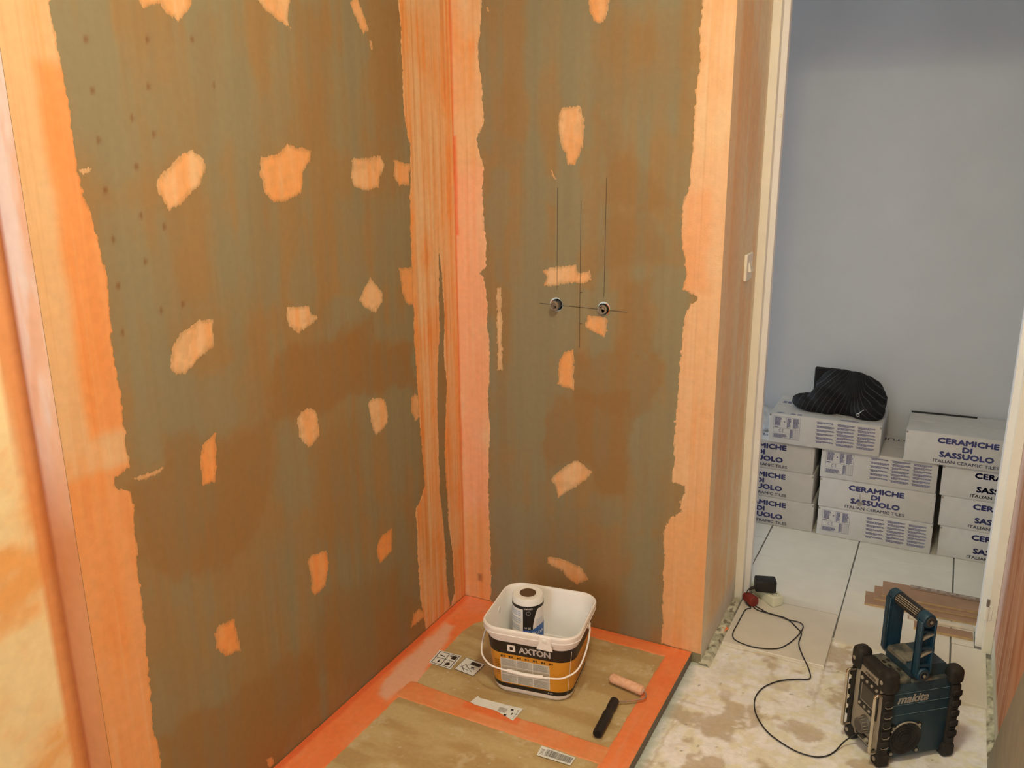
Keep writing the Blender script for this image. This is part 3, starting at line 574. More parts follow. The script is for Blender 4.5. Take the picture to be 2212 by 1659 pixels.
# ------------------------------------------------------------------ objects on the walls
M_chrome = mat('dull_chrome', (0.42, 0.38, 0.33), 0.32, 0.9, var=0.15)
M_dark = mat('dark_cavity', (0.02, 0.017, 0.014), 0.9)
for k, ((x, z), out) in enumerate(zip(PIPES, (0.024, 0.010))):
    p = empty('pipe_outlet', (x, 0, z))
    tag(p, 'capped pipe stub in the wall, %s of the two' % ('left and further out' if k == 0 else 'right, with an orange-smeared hole'), 'pipe', 'shower valve outlets')
    R_ = Matrix.Rotation(math.pi / 2, 4, 'X')
    b = MB(); b.lathe([(0.0115, -0.028), (0.0115, out - 0.010), (0.0138, out - 0.008), (0.0138, out)], 28, M=R_); b.build('pipe', M_chrome, p, 40)
    b = MB(); b.lathe([(0.0138, out), (0.0128, out + 0.0015), (0.0098, out + 0.0015), (0.0092, out - 0.001), (0.003, out - 0.001), (0.0028, out), (0.0, out)], 28, M=R_); b.build('plug', mat('brown_plug', (0.30, 0.25, 0.20), 0.42, 0.4, var=0.2), p, 40)
sw = empty('light_switch', (W, 0.308, 1.158)); tag(sw, 'cream square light switch on the narrow wall beside the door', 'switch')
M_sw = mat('cream_plastic', tuple(A(244, 226, 180)), 0.35, var=0.03)
MB().box(0, 0.009, -0.040, 0.040, -0.040, 0.040, 0.003, 2).build('switch_plate', M_sw, sw)
b = MB(); b.prism([(0.009, -0.014), (0.017, -0.014), (0.010, 0.016), (0.009, 0.016)], -0.016, 0.016, Matrix(((1, 0, 0, 0), (0, 0, 1, 0), (0, 1, 0, 0), (0, 0, 0, 1)))); b.build('rocker', M_sw, sw)

# ------------------------------------------------------------------ tile cartons
BW_, BD, BH = 0.422, 0.278, 0.1235
M_card = mat('white_carton', (0.60, 0.585, 0.56), 0.75, var=0.05, scale=25, bump=0.1, bscale=120)
M_ink = mat('blue_ink', (0.042, 0.046, 0.165), 0.7, var=0.2)
M_inkd = mat('dark_ink', (0.045, 0.05, 0.10), 0.7, var=0.2)
M_inkl = mat('pale_blue_ink', (0.17, 0.17, 0.29), 0.7, var=0.2)
FR = lambda x, z: Vector((x, -BD / 2 - 0.0006, z))
def front_text(txt, w, h, zc, bold, parent_mb, m=0, xc=0.0):
    vs, fs = text_mesh(txt, w - 2 * bold, h - 2 * bold, 0.0)
    for dx, dz in (((-1, 0), (1, 0), (0, -1), (0, 1), (0, 0)) if bold else ((0, 0),)):
        parent_mb.add([FR(v.x + xc + dx * bold, v.y + zc + dz * bold) for v in vs], fs, m)
_b = MB()
front_text('CERAMICHE', 0.204, 0.0235, BH * 0.79, 0.0018, _b); front_text('DI', 0.033, 0.0225, BH * 0.57, 0.0018, _b); front_text('SASSUOLO', 0.182, 0.0235, BH * 0.355, 0.0018, _b)
ME_big = _b.mesh('lettering', M_ink)
_b = MB(); front_text('ITALIAN CERAMIC TILES', 0.218, 0.0125, BH * 0.135, 0.0003, _b)
ME_small = _b.mesh('small_lettering', M_inkd)
# technical panel: ruled table, CE mark, three columns of paragraphs
def rect(b, x0, x1, z0, z1, m=0): b.quad(FR(x0, z0), FR(x1, z0), FR(x1, z1), FR(x0, z1), m)
def frame(b, x0, x1, z0, z1, t=0.0008):
    rect(b, x0, x1, z0, z0 + t); rect(b, x0, x1, z1 - t, z1); rect(b, x0, x0 + t, z0, z1); rect(b, x1 - t, x1, z0, z1)
def lines(b, x0, x1, z0, z1, n, rng, full=0.75):
    h = (z1 - z0) / n
    for i in range(n):
        x = x0; end = x0 + (x1 - x0) * (1 if i < n - 1 else rng.uniform(.3, .9)) * rng.uniform(full, 1)
        while x < end:
            w = min(rng.uniform(.004, .012), end - x); rect(b, x, x + w, z1 - (i + .88) * h, z1 - (i + .12) * h); x += w + 0.0010
_b = MB(); rng = random.Random(5); X0 = -BW_ / 2
frame(_b, X0 + 0.018, X0 + 0.122, 0.022, 0.112); frame(_b, X0 + 0.018, X0 + 0.122, 0.064, 0.0648); rect(_b, X0 + 0.068, X0 + 0.0688, 0.064, 0.112)
lines(_b, X0 + 0.023, X0 + 0.050, 0.074, 0.109, 11, rng); rect(_b, X0 + 0.057, X0 + 0.063, 0.089, 0.094); lines(_b, X0 + 0.022, X0 + 0.064, 0.066, 0.071, 1, rng, 1)
lines(_b, X0 + 0.071, X0 + 0.086, 0.068, 0.109, 12, rng); lines(_b, X0 + 0.094, X0 + 0.119, 0.068, 0.109, 12, rng)
rect(_b, X0 + 0.018, X0 + 0.082, 0.0455, 0.046); rect(_b, X0 + 0.018, X0 + 0.082, 0.040, 0.0405)
lines(_b, X0 + 0.022, X0 + 0.078, 0.0235, 0.039, 5, rng); lines(_b, X0 + 0.084, X0 + 0.096, 0.024, 0.062, 12, rng, .95)
for i in range(8): rect(_b, X0 + 0.097, X0 + 0.121, 0.024 + i * 0.005, 0.0244 + i * 0.005)
for x in (0.097, 0.106, 0.114): rect(_b, X0 + x, X0 + x + 0.0005, 0.022, 0.064)
for c, x in enumerate((0.186, 0.262, 0.338)):
    n = 6 + (c > 0)
    for i in range(n):
        zt = 0.1105 - i * (0.092 / n) * 1.02; hh = 0.0098
        rect(_b, X0 + x - 0.004, X0 + x - 0.001, zt - 0.0022, zt - 0.0002); lines(_b, X0 + x, X0 + x + 0.066, zt - hh, zt, 3, rng, .9)
vs, fs = text_mesh('C E', 0.019, 0.0125, 0.006); _b.add([FR(v.x + X0 + 0.050, v.y + 0.0545) for v in vs], fs)
ME_panel = _b.mesh('printed_panel', M_inkl)
_b = MB(); _b.box(-BW_ / 2, BW_ / 2, -BD / 2, BD / 2, 0, BH - 0.0012, 0.0035, 2); ME_body = _b.mesh('carton_body', M_card, 40)
_b = MB(); _b.box(-BW_ / 2 + 0.002, BW_ / 2 - 0.002, -BD / 2 + 0.002, -0.0015, BH - 0.0018, BH, 0.0006, 1); ME_flap = _b.mesh('top_flap', M_card)
_b = MB(); _b.box(-BW_ / 2 + 0.002, BW_ / 2 - 0.002, 0.0015, BD / 2 - 0.002, BH - 0.0018, BH, 0.0006, 1); ME_flap2 = _b.mesh('top_flap', M_card)
ME_tabs = []
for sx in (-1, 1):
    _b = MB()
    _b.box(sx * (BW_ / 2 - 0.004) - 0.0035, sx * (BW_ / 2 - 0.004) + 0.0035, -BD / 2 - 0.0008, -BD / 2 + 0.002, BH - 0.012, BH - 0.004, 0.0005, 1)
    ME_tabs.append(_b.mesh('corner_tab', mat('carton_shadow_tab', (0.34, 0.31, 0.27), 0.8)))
def carton(x, y, z, rz, kind, label, group):
    c = empty('tile_carton', (x, y, z), rz); tag(c, label, 'carton', group)
    for nm, me in (('carton_body', ME_body), ('top_flap', ME_flap), ('top_flap', ME_flap2), ('corner_tab', ME_tabs[0]), ('corner_tab', ME_tabs[1])): link(nm, me, c)
    if kind == 'name': link('lettering', ME_big, c); link('small_lettering', ME_small, c)
    else: link('printed_panel', ME_panel, c)['kind'] = 'stuff'
    return c
CY = 1.107 + BD / 2; R = math.radians
ord_ = ('bottom', 'middle', 'top')
for i, (xr, rz) in enumerate(((1.001, .3), (0.992, -.4), (0.985, .2))):
    carton(xr - BW_ / 2, CY + 0.002 * i, TILE + i * BH, R(rz), 'name', '%s tile carton of the left stack, its blue lettering cut by the door frame' % ord_[i], 'left stack of cartons')
for i, (xl, rz, kd) in enumerate(((1.020, -.5, 'panel'), (1.015, .3, 'name'), (1.012, -.2, 'panel'))):
    carton(xl + BW_ / 2, CY - 0.004 + 0.003 * i, TILE + i * BH, R(rz), kd, ('white tile carton with printed data panel, on the floor in the middle stack', 'white tile carton with big blue lettering and a grey stain, centre of the middle stack', 'white tile carton with printed data panel, top of the middle stack under two others')[i], 'middle stack of cartons')
for i, (xl, rz) in enumerate(((1.464, .2), (1.456, -.3), (1.447, .1))):
    carton(xl + BW_ / 2, CY + 0.002, TILE + i * BH, R(rz), 'name', 'tile carton cut off by the right door jamb, %s from the floor' % ('first', 'second', 'third')[i], 'right stack of cartons')
ctl = carton(0.803 + BW_ / 2, CY - 0.016, TILE + 3 * BH, R(-.5), 'panel', 'white tile carton with printed data panel and the dark bag lying on top', 'cartons of the fourth layer')
ctr = carton(1.308 + BW_ / 2, CY - 0.012, TILE + 3 * BH, R(.3), 'name', 'white tile carton with big blue lettering, topmost at the right with a dark slit', 'cartons of the fourth layer')
# small prints on the lid of the carton under the bag, text on lids behind
b = MB(); TOPZ = BH + 0.0005
def toptext(bm_, txt, w, h, x, y, rot=0.0, bold=0.004):
    vs, fs = text_mesh(txt, w, h, bold); c, s = math.cos(rot), math.sin(rot)
    bm_.add([Vector((x + v.x * c - v.y * s, y + v.x * s + v.y * c, TOPZ)) for v in vs], fs)
for (x0, x1, y0, y1) in ((-0.185, -0.15, -0.128, -0.123), (-0.178, -0.158, -0.121, -0.117), (-0.13, -0.112, -0.130, -0.120), (-0.105, -0.088, -0.132, -0.118), (0.06, 0.125, -0.130, -0.127), (0.055, 0.13, -0.124, -0.121), (0.075, 0.11, -0.118, -0.115), (-0.19, -0.175, 0.02, 0.05), (-0.17, -0.155, 0.02, 0.05)):
    b.quad((x0, y0, TOPZ), (x1, y0, TOPZ), (x1, y1, TOPZ), (x0, y1, TOPZ))
b.build('lid_marks', M_inkl, ctl)['kind'] = 'stuff'
lt = [o for o in bpy.data.objects if o.name.startswith('tile_carton') and o.parent is None]
b = MB(); toptext(b, 'NATURA', 0.15, 0.030, 0.765 - lt[2].location.x, 1.180 - lt[2].location.y); b.build('lid_lettering', M_ink, lt[2])
b = MB(); toptext(b, 'NATURA', 0.17, 0.028, 1.265 - lt[5].location.x, 1.335 - lt[5].location.y, math.pi); b.build('lid_lettering', M_inkd, lt[5])
# stain and tape end on the centre carton
b = MB(); pts = [(0.012 * math.cos(a) * (1 + .3 * math.sin(3 * a)) - 0.055, 0.010 * math.sin(a) + 0.036) for a in [2 * math.pi * k / 14 for k in range(14)]]
b.add([FR(x, z) - Vector((0, 0.0004, 0)) for x, z in pts], [tuple(range(14))]); b.add([FR(-0.057, 0.04) - Vector((0, .0004, 0)), FR(-0.053, 0.04) - Vector((0, .0004, 0)), FR(-0.056, 0.078) - Vector((0, .0004, 0)), FR(-0.058, 0.078) - Vector((0, .0004, 0))], [(0, 1, 2, 3)])
b.build('stain', mat('grey_stain', (0.30, 0.27, 0.24), 0.8, var=0.2), lt[4])
st = MB(); st.box(-0.118, 0.118, -0.004, 0.004, 0, 0.006, 0.001, 1)  # black strip stands in for the shade in the slit under the lifted lid
o = st.build('slit_shade_strip', mat('slit_shade_black', (0.012, 0.011, 0.010), 0.6)); o.location = (1.430, 1.347, TILE + 4 * BH); o.rotation_euler = (0, 0, R(4))
tag(o, 'thin black strip standing in for the shaded slit at the back of the top right carton', 'strip')

# ------------------------------------------------------------------ dark striped bag on the top left carton
def blob(parts, voxel, dispf, colf, name, material, parent=None):
    bm = bmesh.new()
    for (c, r, rz) in parts:
        res = bmesh.ops.create_icosphere(bm, subdivisions=3, radius=1.0)
        Mx = Matrix.Translation(c) @ Matrix.Rotation(rz, 4, 'Y') @ Matrix.Diagonal((*r, 1))
        for v in res['verts']: v.co = Mx @ v.co
    me = bpy.data.meshes.new(name); bm.to_mesh(me); bm.free()
    o = bpy.data.objects.new(name, me); COL.objects.link(o)
    md = o.modifiers.new('remesh', 'REMESH'); md.mode = 'VOXEL'; md.voxel_size = voxel
    sm = o.modifiers.new('smooth', 'SMOOTH'); sm.factor = 0.6; sm.iterations = 5
    dg = bpy.context.evaluated_depsgraph_get(); dg.update()
    m2 = bpy.data.meshes.new_from_object(o.evaluated_get(dg)); bpy.data.objects.remove(o)
    n = len(m2.vertices); co = np.zeros(n * 3); m2.vertices.foreach_get('co', co); co = co.reshape(-1, 3)
    no = np.zeros(n * 3); m2.vertices.foreach_get('normal', no); no = no.reshape(-1, 3)
    col = colf(co); co = co + no * dispf(co)[:, None]; co[:, 2] = np.maximum(co[:, 2], 0.0)
    m2.vertices.foreach_set('co', co.ravel()); m2.update()
    m2.polygons.foreach_set('use_smooth', [True] * len(m2.polygons)); set_col(m2, col); m2.materials.clear(); m2.materials.append(material)
    m2.name = name
    return link(name, m2, parent)
bag = empty('striped_bag', (1.045, 1.225, TILE + 4 * BH + 0.0005)); tag(bag, 'crumpled black bag with thin grey stripes and a zip, lying on a carton', 'bag')
def bag_disp(p):
    return 0.010 * (fbm(p[:, 0] / 0.05 + p[:, 1] * 6, p[:, 2] / 0.035, 301, 4) - 0.5) + 0.010 * (np.abs(fbm(p[:, 0] / 0.07, (p[:, 2] + p[:, 0] * .5) / 0.03 + p[:, 1] * 9, 305, 2) - .5) - .15)
def bag_col(p):
    x, y, z = p.T
    k_ = sstep(0.02, 0.10, x); s = x * (1 - 0.3 * k_) + z * (0.85 * k_ - 0.25 * (1 - k_)) - 0.9 * z * z * (1 - k_) * 3 + 0.004 * (fbm(x / .04, z / .04, 311, 2) - .5)
    return np.stack([s / 0.0215 + 50.0, fbm(x / .04, z / .04, 313, 2), np.zeros_like(s)], 1)
def bag_material():
    m = mat('dark_bag_fabric', (0.011, 0.0105, 0.0105), rough=0.85, var=0.15, scale=150, bump=0.3, bscale=900, spec=0.25)
    N, Lk = m.node_tree.nodes, m.node_tree.links; b = N['Principled BSDF']; src = b.inputs['Base Color'].links[0].from_socket
    at = N.new('ShaderNodeAttribute'); at.attribute_name = 'Col'; sp = N.new('ShaderNodeSeparateXYZ'); Lk.new(at.outputs['Vector'], sp.inputs[0])
    fr = N.new('ShaderNodeMath'); fr.operation = 'PINGPONG'; fr.inputs[1].default_value = 0.5; Lk.new(sp.outputs[0], fr.inputs[0])
    mr = N.new('ShaderNodeMapRange'); mr.inputs[1].default_value = 0.43; mr.inputs[2].default_value = 0.47; Lk.new(fr.outputs[0], mr.inputs[0])
    mu = N.new('ShaderNodeMath'); mu.operation = 'MULTIPLY'; Lk.new(mr.outputs[0], mu.inputs[0]); Lk.new(sp.outputs[1], mu.inputs[1])
    mx = N.new('ShaderNodeMix'); mx.data_type = 'RGBA'; Lk.new(mu.outputs[0], mx.inputs['Factor']); Lk.new(src, mx.inputs['A']); mx.inputs['B'].default_value = (0.10, 0.11, 0.12, 1)
    Lk.new(mx.outputs['Result'], b.inputs['Base Color']); return m
M_bag = bag_material()
blob([((0.055, 0.02, 0.055), (0.125, 0.085, 0.112), 0.12), ((0.00, 0.02, 0.085), (0.095, 0.07, 0.088), 0.0), ((-0.10, -0.015, 0.030), (0.082, 0.07, 0.036), 0.05), ((-0.045, -0.03, 0.045), (0.07, 0.06, 0.055), 0.3), ((0.11, -0.03, 0.028), (0.07, 0.075, 0.045), 0)],
     0.0055, bag_disp, bag_col, 'bag_body', M_bag, bag)
b = MB(); b.box(-0.108, -0.005, 0.055, 0.072, 0.0, 0.160, 0.006, 2); b.build('back_flap', mat('black_lining', (0.010, 0.009, 0.009), 0.9, bump=0.2), bag)
b = MB(); b.tube([(0.085, -0.1005, 0.026), (0.094, -0.103, 0.036), (0.100, -0.103, 0.043), (0.106, -0.102, 0.046)], 0.0022, 8)
b.tube([(0.085 + 0.006 * math.cos(a), -0.102, 0.024 + 0.006 * math.sin(a)) for a in [2 * math.pi * k / 12 for k in range(12)]], 0.0014, 6, closed=True)
b.build('zip_pull', mat('nickel', (0.45, 0.44, 0.42), 0.35, 0.9), bag, 40)

# crumpled white film beside it
film = empty('plastic_film', (0.748, 1.295, TILE + 3 * BH + 0.0005)); tag(film, 'crumpled white plastic film on the left stack beside the door frame', 'film')
blob([((0, 0, 0.03), (0.05, 0.085, 0.055), 0.2), ((-0.03, 0.02, 0.04), (0.05, 0.06, 0.06), -.3), ((0.015, -0.05, 0.015), (0.03, 0.04, 0.03), 0)], 0.006,
     lambda p: 0.022 * (np.abs(fbm(p[:, 0] / .03 + p[:, 1] / .05, p[:, 2] / .035, 321, 3) - .5)) - .004, lambda p: np.full((len(p), 3), .62), 'film_sheet', mat('white_film', attr=True, rough=0.35, var=0.05), film)

# ------------------------------------------------------------------ leftover boards by the door
M_lam = mat('laminate_wood', (0.36, 0.215, 0.13), 0.5, var=0.2, scale=8, bump=0.1)
M_core = mat('fibre_core', (0.52, 0.38, 0.22), 0.85, var=0.15)
def plank(x0, x1, y0, y1, z0, rz, label, th=0.008):
    p = empty('laminate_plank', ((x0 + x1) / 2, (y0 + y1) / 2, z0), R(rz)); tag(p, label, 'plank', 'leftover planks in the doorway')
    hx, hy = (x1 - x0) / 2, (y1 - y0) / 2
    MB().box(-hx, hx, -hy, hy, 0, th - 0.0012).build('core', M_core, p)
    MB().box(-hx, hx, -hy, hy, th - 0.0012, th, 0.0003, 1).build('decor_face', M_lam, p)
    MB().box(-hx + 0.001, hx - 0.001, hy, hy + 0.004, 0.002, 0.005).build('tongue', M_core, p)
    return p
plank(1.252, 1.80, 0.600, 0.690, TILE, 3.0, 'brown laminate plank at the bottom, sticking out furthest left')
plank(1.278, 1.82, 0.634, 0.728, TILE + 0.0082, 2.6, 'brown laminate plank between two others')
tp = plank(1.302, 1.85, 0.655, 0.760, TILE + 0.0164, 2.4, 'topmost brown laminate plank with a grooved edge strip on it')
g = empty('edge_strip', (1.545, 0.742, TILE + 0.0246), R(0.5)); tag(g, 'grey-brown grooved edge strip lying on the planks', 'strip')
MB().box(-0.155, 0.2, -0.013, 0.013, 0, 0.003, 0.0008, 1).build('strip_base', mat('dusty_profile', (0.30, 0.22, 0.17), 0.6, var=0.25, scale=60), g)
for k in range(11): MB().box(-0.15 + k * 0.03, -0.13 + k * 0.03, -0.009, 0.004, 0.003, 0.006, 0.0008, 1).build('lug', mat('dusty_lug', (0.38, 0.30, 0.25), 0.6, var=0.2), g)
o = empty('white_batten', (1.492, 0.566, TILE), R(2.5)); tag(o, 'white painted half-round batten in front of the planks', 'batten')
b = MB(); pr_ = [(-0.012, 0), (0.012, 0), (0.012, 0.006), (0.008, 0.011), (0.0, 0.013), (-0.008, 0.011), (-0.012, 0.006)]
b.prism(pr_, -0.098, 0.098, Matrix(((0, 0, 1, 0), (1, 0, 0, 0), (0, 1, 0, 0), (0, 0, 0, 1)))); b.build('batten_body', mat('white_batten_paint', (0.62, 0.55, 0.45), 0.5, var=0.1, scale=30), o, 30)
MB().box(-0.0985, -0.094, -0.012, 0.012, 0.0, 0.012, 0.001, 1).build('cut_end', mat('sawn_wood', (0.45, 0.34, 0.26), 0.9), o)
plank(1.415, 1.588, 0.492, 0.532, TILE, 1.5, 'short brown laminate offcut nearest the door jamb', 0.010)

# ------------------------------------------------------------------ power strip, charger and cable
ps = empty('power_strip', (0.940, 0.487, TILE), R(-42)); tag(ps, 'cream multi-socket power strip behind the door jamb', 'power strip')
M_ps = mat('aged_cream_plastic', tuple(A(224, 208, 158)), 0.4, var=0.06)
MB().box(-0.060, 0.068, -0.022, 0.022, 0, 0.036, 0.005, 2).build('strip_body', M_ps, ps, 40)
for x in (-0.045, 0.0, 0.045):
    b = MB(); b.lathe([(0.0195, 0.036), (0.0195, 0.039), (0.0175, 0.039), (0.0165, 0.0365), (0.0, 0.0365)], 24, M=Matrix.Translation((x, 0, 0))); s_ = b.build('socket', M_ps, ps, 40)
    for dx in (-0.008, 0.008):
        b = MB(); b.lathe([(0.0026, 0.0363), (0.0026, 0.0369)], 10, M=Matrix.Translation((x, dx, 0))); b.build('contact_hole', M_dark, s_)
ad = empty('power_adapter', (0.938, 0.467, TILE + 0.0395), R(18)); tag(ad, 'black plug-in power adapter with a long thin cable running to the radio', 'adapter')
M_blk = mat('black_abs', (0.014, 0.014, 0.015), 0.5, var=0.15)
b = MB(); b.box(-0.036, 0.036, -0.024, 0.024, 0.0, 0.044, 0.006, 2); b.build('adapter_body', M_blk, ad, 40)
b = MB(); b.tube([(-0.034, -0.008, 0.012), (-0.046, -0.012, 0.010), (-0.056, -0.018, 0.006)], [0.006, 0.0055, 0.0038], 10); b.build('strain_relief', M_blk, ad, 40)
CAB_A = [(0.909, 0.388), (0.895, 0.366), (0.892, 0.273), (0.892, 0.196), (0.913, 0.161), (0.974, 0.149), (1.035, 0.171), (1.062, 0.211), (1.083, 0.271), (1.091, 0.332), (1.077, 0.359), (1.041, 0.361), (0.992, 0.373), (0.939, 0.382), (0.917, 0.397)]
CAB_B = [(0.925, 0.405), (0.974, 0.378), (1.03, 0.371), (1.074, 0.324), (1.092, 0.295), (1.094, 0.231), (1.118, 0.163), (1.143, 0.114), (1.154, 0.063), (1.121, 0.043), (1.077, 0.013), (1.045, -0.03), (1.03, -0.076), (1.03, -0.127), (1.048, -0.183), (1.086, -0.238), (1.129, -0.269), (1.176, -0.289), (1.219, -0.289), (1.245, -0.274), (1.264, -0.245)]
def catmull(P, n=6):
    out = []; P = [Vector(p) for p in P]
    for i in range(len(P) - 1):
        a, b_, c, d = P[max(i - 1, 0)], P[i], P[i + 1], P[min(i + 2, len(P) - 1)]
        for k in range(n):
            t = k / n
            out.append(0.5 * ((2 * b_) + (c - a) * t + (2 * a - 5 * b_ + 4 * c - d) * t * t + (3 * b_ - a - 3 * c + d) * t ** 3))
    return out + [P[-1]]
cab = [(0.887, 0.433, 0.020), (0.884, 0.418, 0.004), (0.890, 0.402, -0.014)]
cab += [(x, y, TILE + 0.0022 + (0.003 if 8 <= i <= 12 else 0)) for i, (x, y) in enumerate(CAB_A)] + [(0.914, 0.407, TILE + 0.006)]
cab += [(x, y, (TILE if y > 0.135 else SCREED + 0.001) + 0.0024) for x, y in CAB_B] + [(1.283, -0.212, SCREED + 0.018), (1.306, -0.196, SCREED + 0.036), (1.324, -0.185, SCREED + 0.044)]
Mi = Matrix.Translation((0.938, 0.467, TILE + 0.0395)) @ Matrix.Rotation(R(18), 4, 'Z'); Mi.invert()
b = MB(); b.tube([Mi @ p for p in catmull(cab, 5)], 0.0019, 8); b.build('cable', M_blk, ad, 60)
rd = empty('red_plug', (0.899, 0.418, TILE), R(-40)); tag(rd, 'dark red rubber plug lying at the foot of the door jamb', 'plug')
M_red = mat('dark_red_rubber', (0.22, 0.022, 0.014), 0.5, var=0.15)
b = MB(); b.lathe([(0.0, -0.032), (0.010, -0.030), (0.013, -0.020), (0.018, -0.006), (0.0195, 0.010), (0.0195, 0.020), (0.017, 0.024), (0.0, 0.024)], 20, M=Matrix.Translation((0, 0, 0.0195)) @ Matrix.Rotation(math.pi / 2, 4, 'Y')); b.build('plug_body', M_red, rd, 40)
b = MB()
for k in range(3): b.tube([(-0.018 + k * 0.006, (0.0155 + k * .001) * math.cos(a), 0.0195 + (0.0155 + k * .001) * math.sin(a)) for a in [2 * math.pi * j / 16 for j in range(16)]], 0.0012, 6, closed=True)
b.build('grip_rings', M_red, rd, 60)
me = coat_mesh('paint_splash', (Vector((0, 0, TILE + 0.0001)), Vector((1, 0, 0)), Vector((0, 1, 0)), Vector((0, 0, 1))), [(0.852, 0.226), (0.860, 0.238), (0.872, 0.226), (0.872, 0.214), (0.862, 0.198), (0.852, 0.210)], 0.002, 0.003, lambda u, v, f: np.tile(A(238, 128, 62), (len(u), 1)), M_paint, seed=9)
link('paint_splash', me, floor)

# ------------------------------------------------------------------ grey sheet leaning on the right wall near the camera
b = MB(); b.prism([(-0.10, SCREED), (-0.425, 0.373), (-0.60, 0.60), (-1.10, 0.60), (-1.10, SCREED)], 1.622, 1.637, Matrix(((0, 0, 1, 0), (1, 0, 0, 0), (0, 1, 0, 0), (0, 0, 0, 1))))
o = b.build('leaning_sheet', mat('grey_sheet', tuple(A(150, 132, 100)), 0.7, var=0.12, scale=20)); tag(o, 'grey sloping sheet leaning against the right wall in the corner of the view', 'sheet')
# ------------------------------------------------------------------ bucket with a tape roll in it
BKX, BKY, BKR = 0.4425, -0.318, R(8)
bk = empty('bucket', (BKX, BKY, 0.0006), BKR); tag(bk, 'white rectangular bucket with black and orange label standing on the tray', 'bucket')
M_wpl = mat('white_polypropylene', tuple(A(249, 240, 218)), 0.35, var=0.03, scale=20)
def ring(hx, hy, r, z, n=10):
    out = []
    for (sx, sy, a0) in ((1, -1, -math.pi / 2), (1, 1, 0), (-1, 1, math.pi / 2), (-1, -1, math.pi)):
        for k in range(n + 1):
            a = a0 + (math.pi / 2) * k / n
            out.append(Vector((sx * (hx - r) + r * math.cos(a), sy * (hy - r) + r * math.sin(a), z)))
    return out
def loft(b, rings, m=0, cap0=False, cap1=False):
    n = len(rings[0]); vs = [p for rg in rings for p in rg]; fs = []
    for i in range(len(rings) - 1):
        for j in range(n): fs.append((i * n + j, i * n + (j + 1) % n, (i + 1) * n + (j + 1) % n, (i + 1) * n + j))
    if cap0: fs.append(tuple(range(n - 1, -1, -1)))
    if cap1: fs.append(tuple((len(rings) - 1) * n + j for j in range(n)))
    return b.add(vs, fs, m)
HX = lambda z: 0.1155 + 0.0185 * (z / 0.19); HY = lambda z: 0.1075 + 0.0185 * (z / 0.19); RC = lambda z: 0.046 + 0.006 * (z / 0.19)
b = MB()
prof = [(0.1100, 0.102, 0.044, 0.0), (0.1140, 0.106, 0.046, 0.003), (HX(.01), HY(.01), RC(.01), 0.010), (HX(.188), HY(.188), RC(.188), 0.188), (0.1365, 0.1285, 0.053, 0.1905), (0.1410, 0.133, 0.055, 0.191), (0.1445, 0.1365, 0.056, 0.211),
        (0.1445, 0.1365, 0.056, 0.2165), (0.1425, 0.1345, 0.055, 0.2195), (0.1390, 0.131, 0.053, 0.2195), (0.1375, 0.1295, 0.053, 0.216), (0.1350, 0.127, 0.052, 0.212), (0.1195, 0.1115, 0.048, 0.075), (0.1185, 0.1105, 0.048, 0.072), (0.1150, 0.107, 0.046, 0.070), (0.1115, 0.1035, 0.045, 0.012), (0.1060, 0.098, 0.042, 0.008)]
loft(b, [ring(*p) for p in prof], cap0=True, cap1=True); b.build('bucket_body', M_wpl, bk, 35)
b = MB()
for z0 in (0.2005,):
    loft(b, [ring(HX(.19) + 0.0088 + d, HY(.19) + 0.0088 + d, 0.056, z0 + dz) for d, dz in ((-.001, -.002), (0.0012, -.001), (0.0012, .001), (-.001, .002))])
b.build('rim_rib', M_wpl, bk, 40)
def sleeve(name, z0, z1, mt):
    b = MB(); loft(b, [ring(HX(z) + 0.0006, HY(z) + 0.0006, RC(z), z) for z in (z0, (z0 + z1) / 2, z1)]); return b.build(name, mt, bk, 40)
M_lblk = mat('label_black', (0.016, 0.013, 0.010), 0.45, var=0.1); M_lor = mat('label_orange', tuple(A(214, 138, 34)), 0.42, var=0.05)
sleeve('label_black_band', 0.0185, 0.032, M_lblk); sleeve('label_orange_field', 0.032, 0.134, M_lor); sleeve('label_black_header', 0.134, 0.174, M_lblk)
def FB(x, z, off=0.0012): return Vector((x, -(HY(z) + off), z))
def btext(b, txt, w, h, x, z, bold=0.01, off=0.0012, m=0, sh=0.0):
    vs, fs = text_mesh(txt, w, h, bold, shear=sh); b.add([FB(x + v.x, z + v.y, off) for v in vs], fs, m)
M_lwh = mat('label_white', tuple(A(248, 240, 222)), 0.5, var=0.03)
b = MB()
for d, e in ((-0.0013, 0), (0.0013, 0), (0, -0.0013), (0, 0.0013), (0, 0)): btext(b, 'AXTON', 0.090, 0.0190, 0.0195 + d, 0.154 + e, 0.0)
b.build('brand_lettering', M_lwh, bk)
def brect(b, x0, x1, z0, z1, off=0.0012, m=0): b.quad(FB(x0, z0, off), FB(x1, z0, off), FB(x1, z1, off), FB(x0, z1, off), m)
b = MB()
for (x0, x1, z0, z1) in ((-0.061, -0.0535, 0.144, 0.166), (-0.0535, -0.039, 0.159, 0.166), (-0.0535, -0.044, 0.144, 0.149), (-0.044, -0.037, 0.1435, 0.164)): brect(b, x0, x1, z0, z1)
b.build('logo_mark', M_lwh, bk)
M_info = mat('label_text_field', tuple(A(196, 182, 150)), 0.6, var=0.12, scale=500)
b = MB(); brect(b, -0.083, 0.062, 0.036, 0.118, 0.0010); b.build('info_panel', M_info, bk)
M_ltx = mat('label_grey_print', tuple(A(150, 138, 112)), 0.6); rng = random.Random(9)
b = MB()
for c in range(3):
    x0 = -0.080 + c * 0.0475
    for i in range(22):
        z = 0.1135 - i * 0.0035
        if i in (6, 7, 14): continue
        x = x0; e = x0 + 0.043 * rng.uniform(.7, 1)
        while x < e:
            w = min(rng.uniform(.003, .009), e - x); brect(b, x, x + w, z - 0.0013, z, 0.0014); x += w + 0.0011
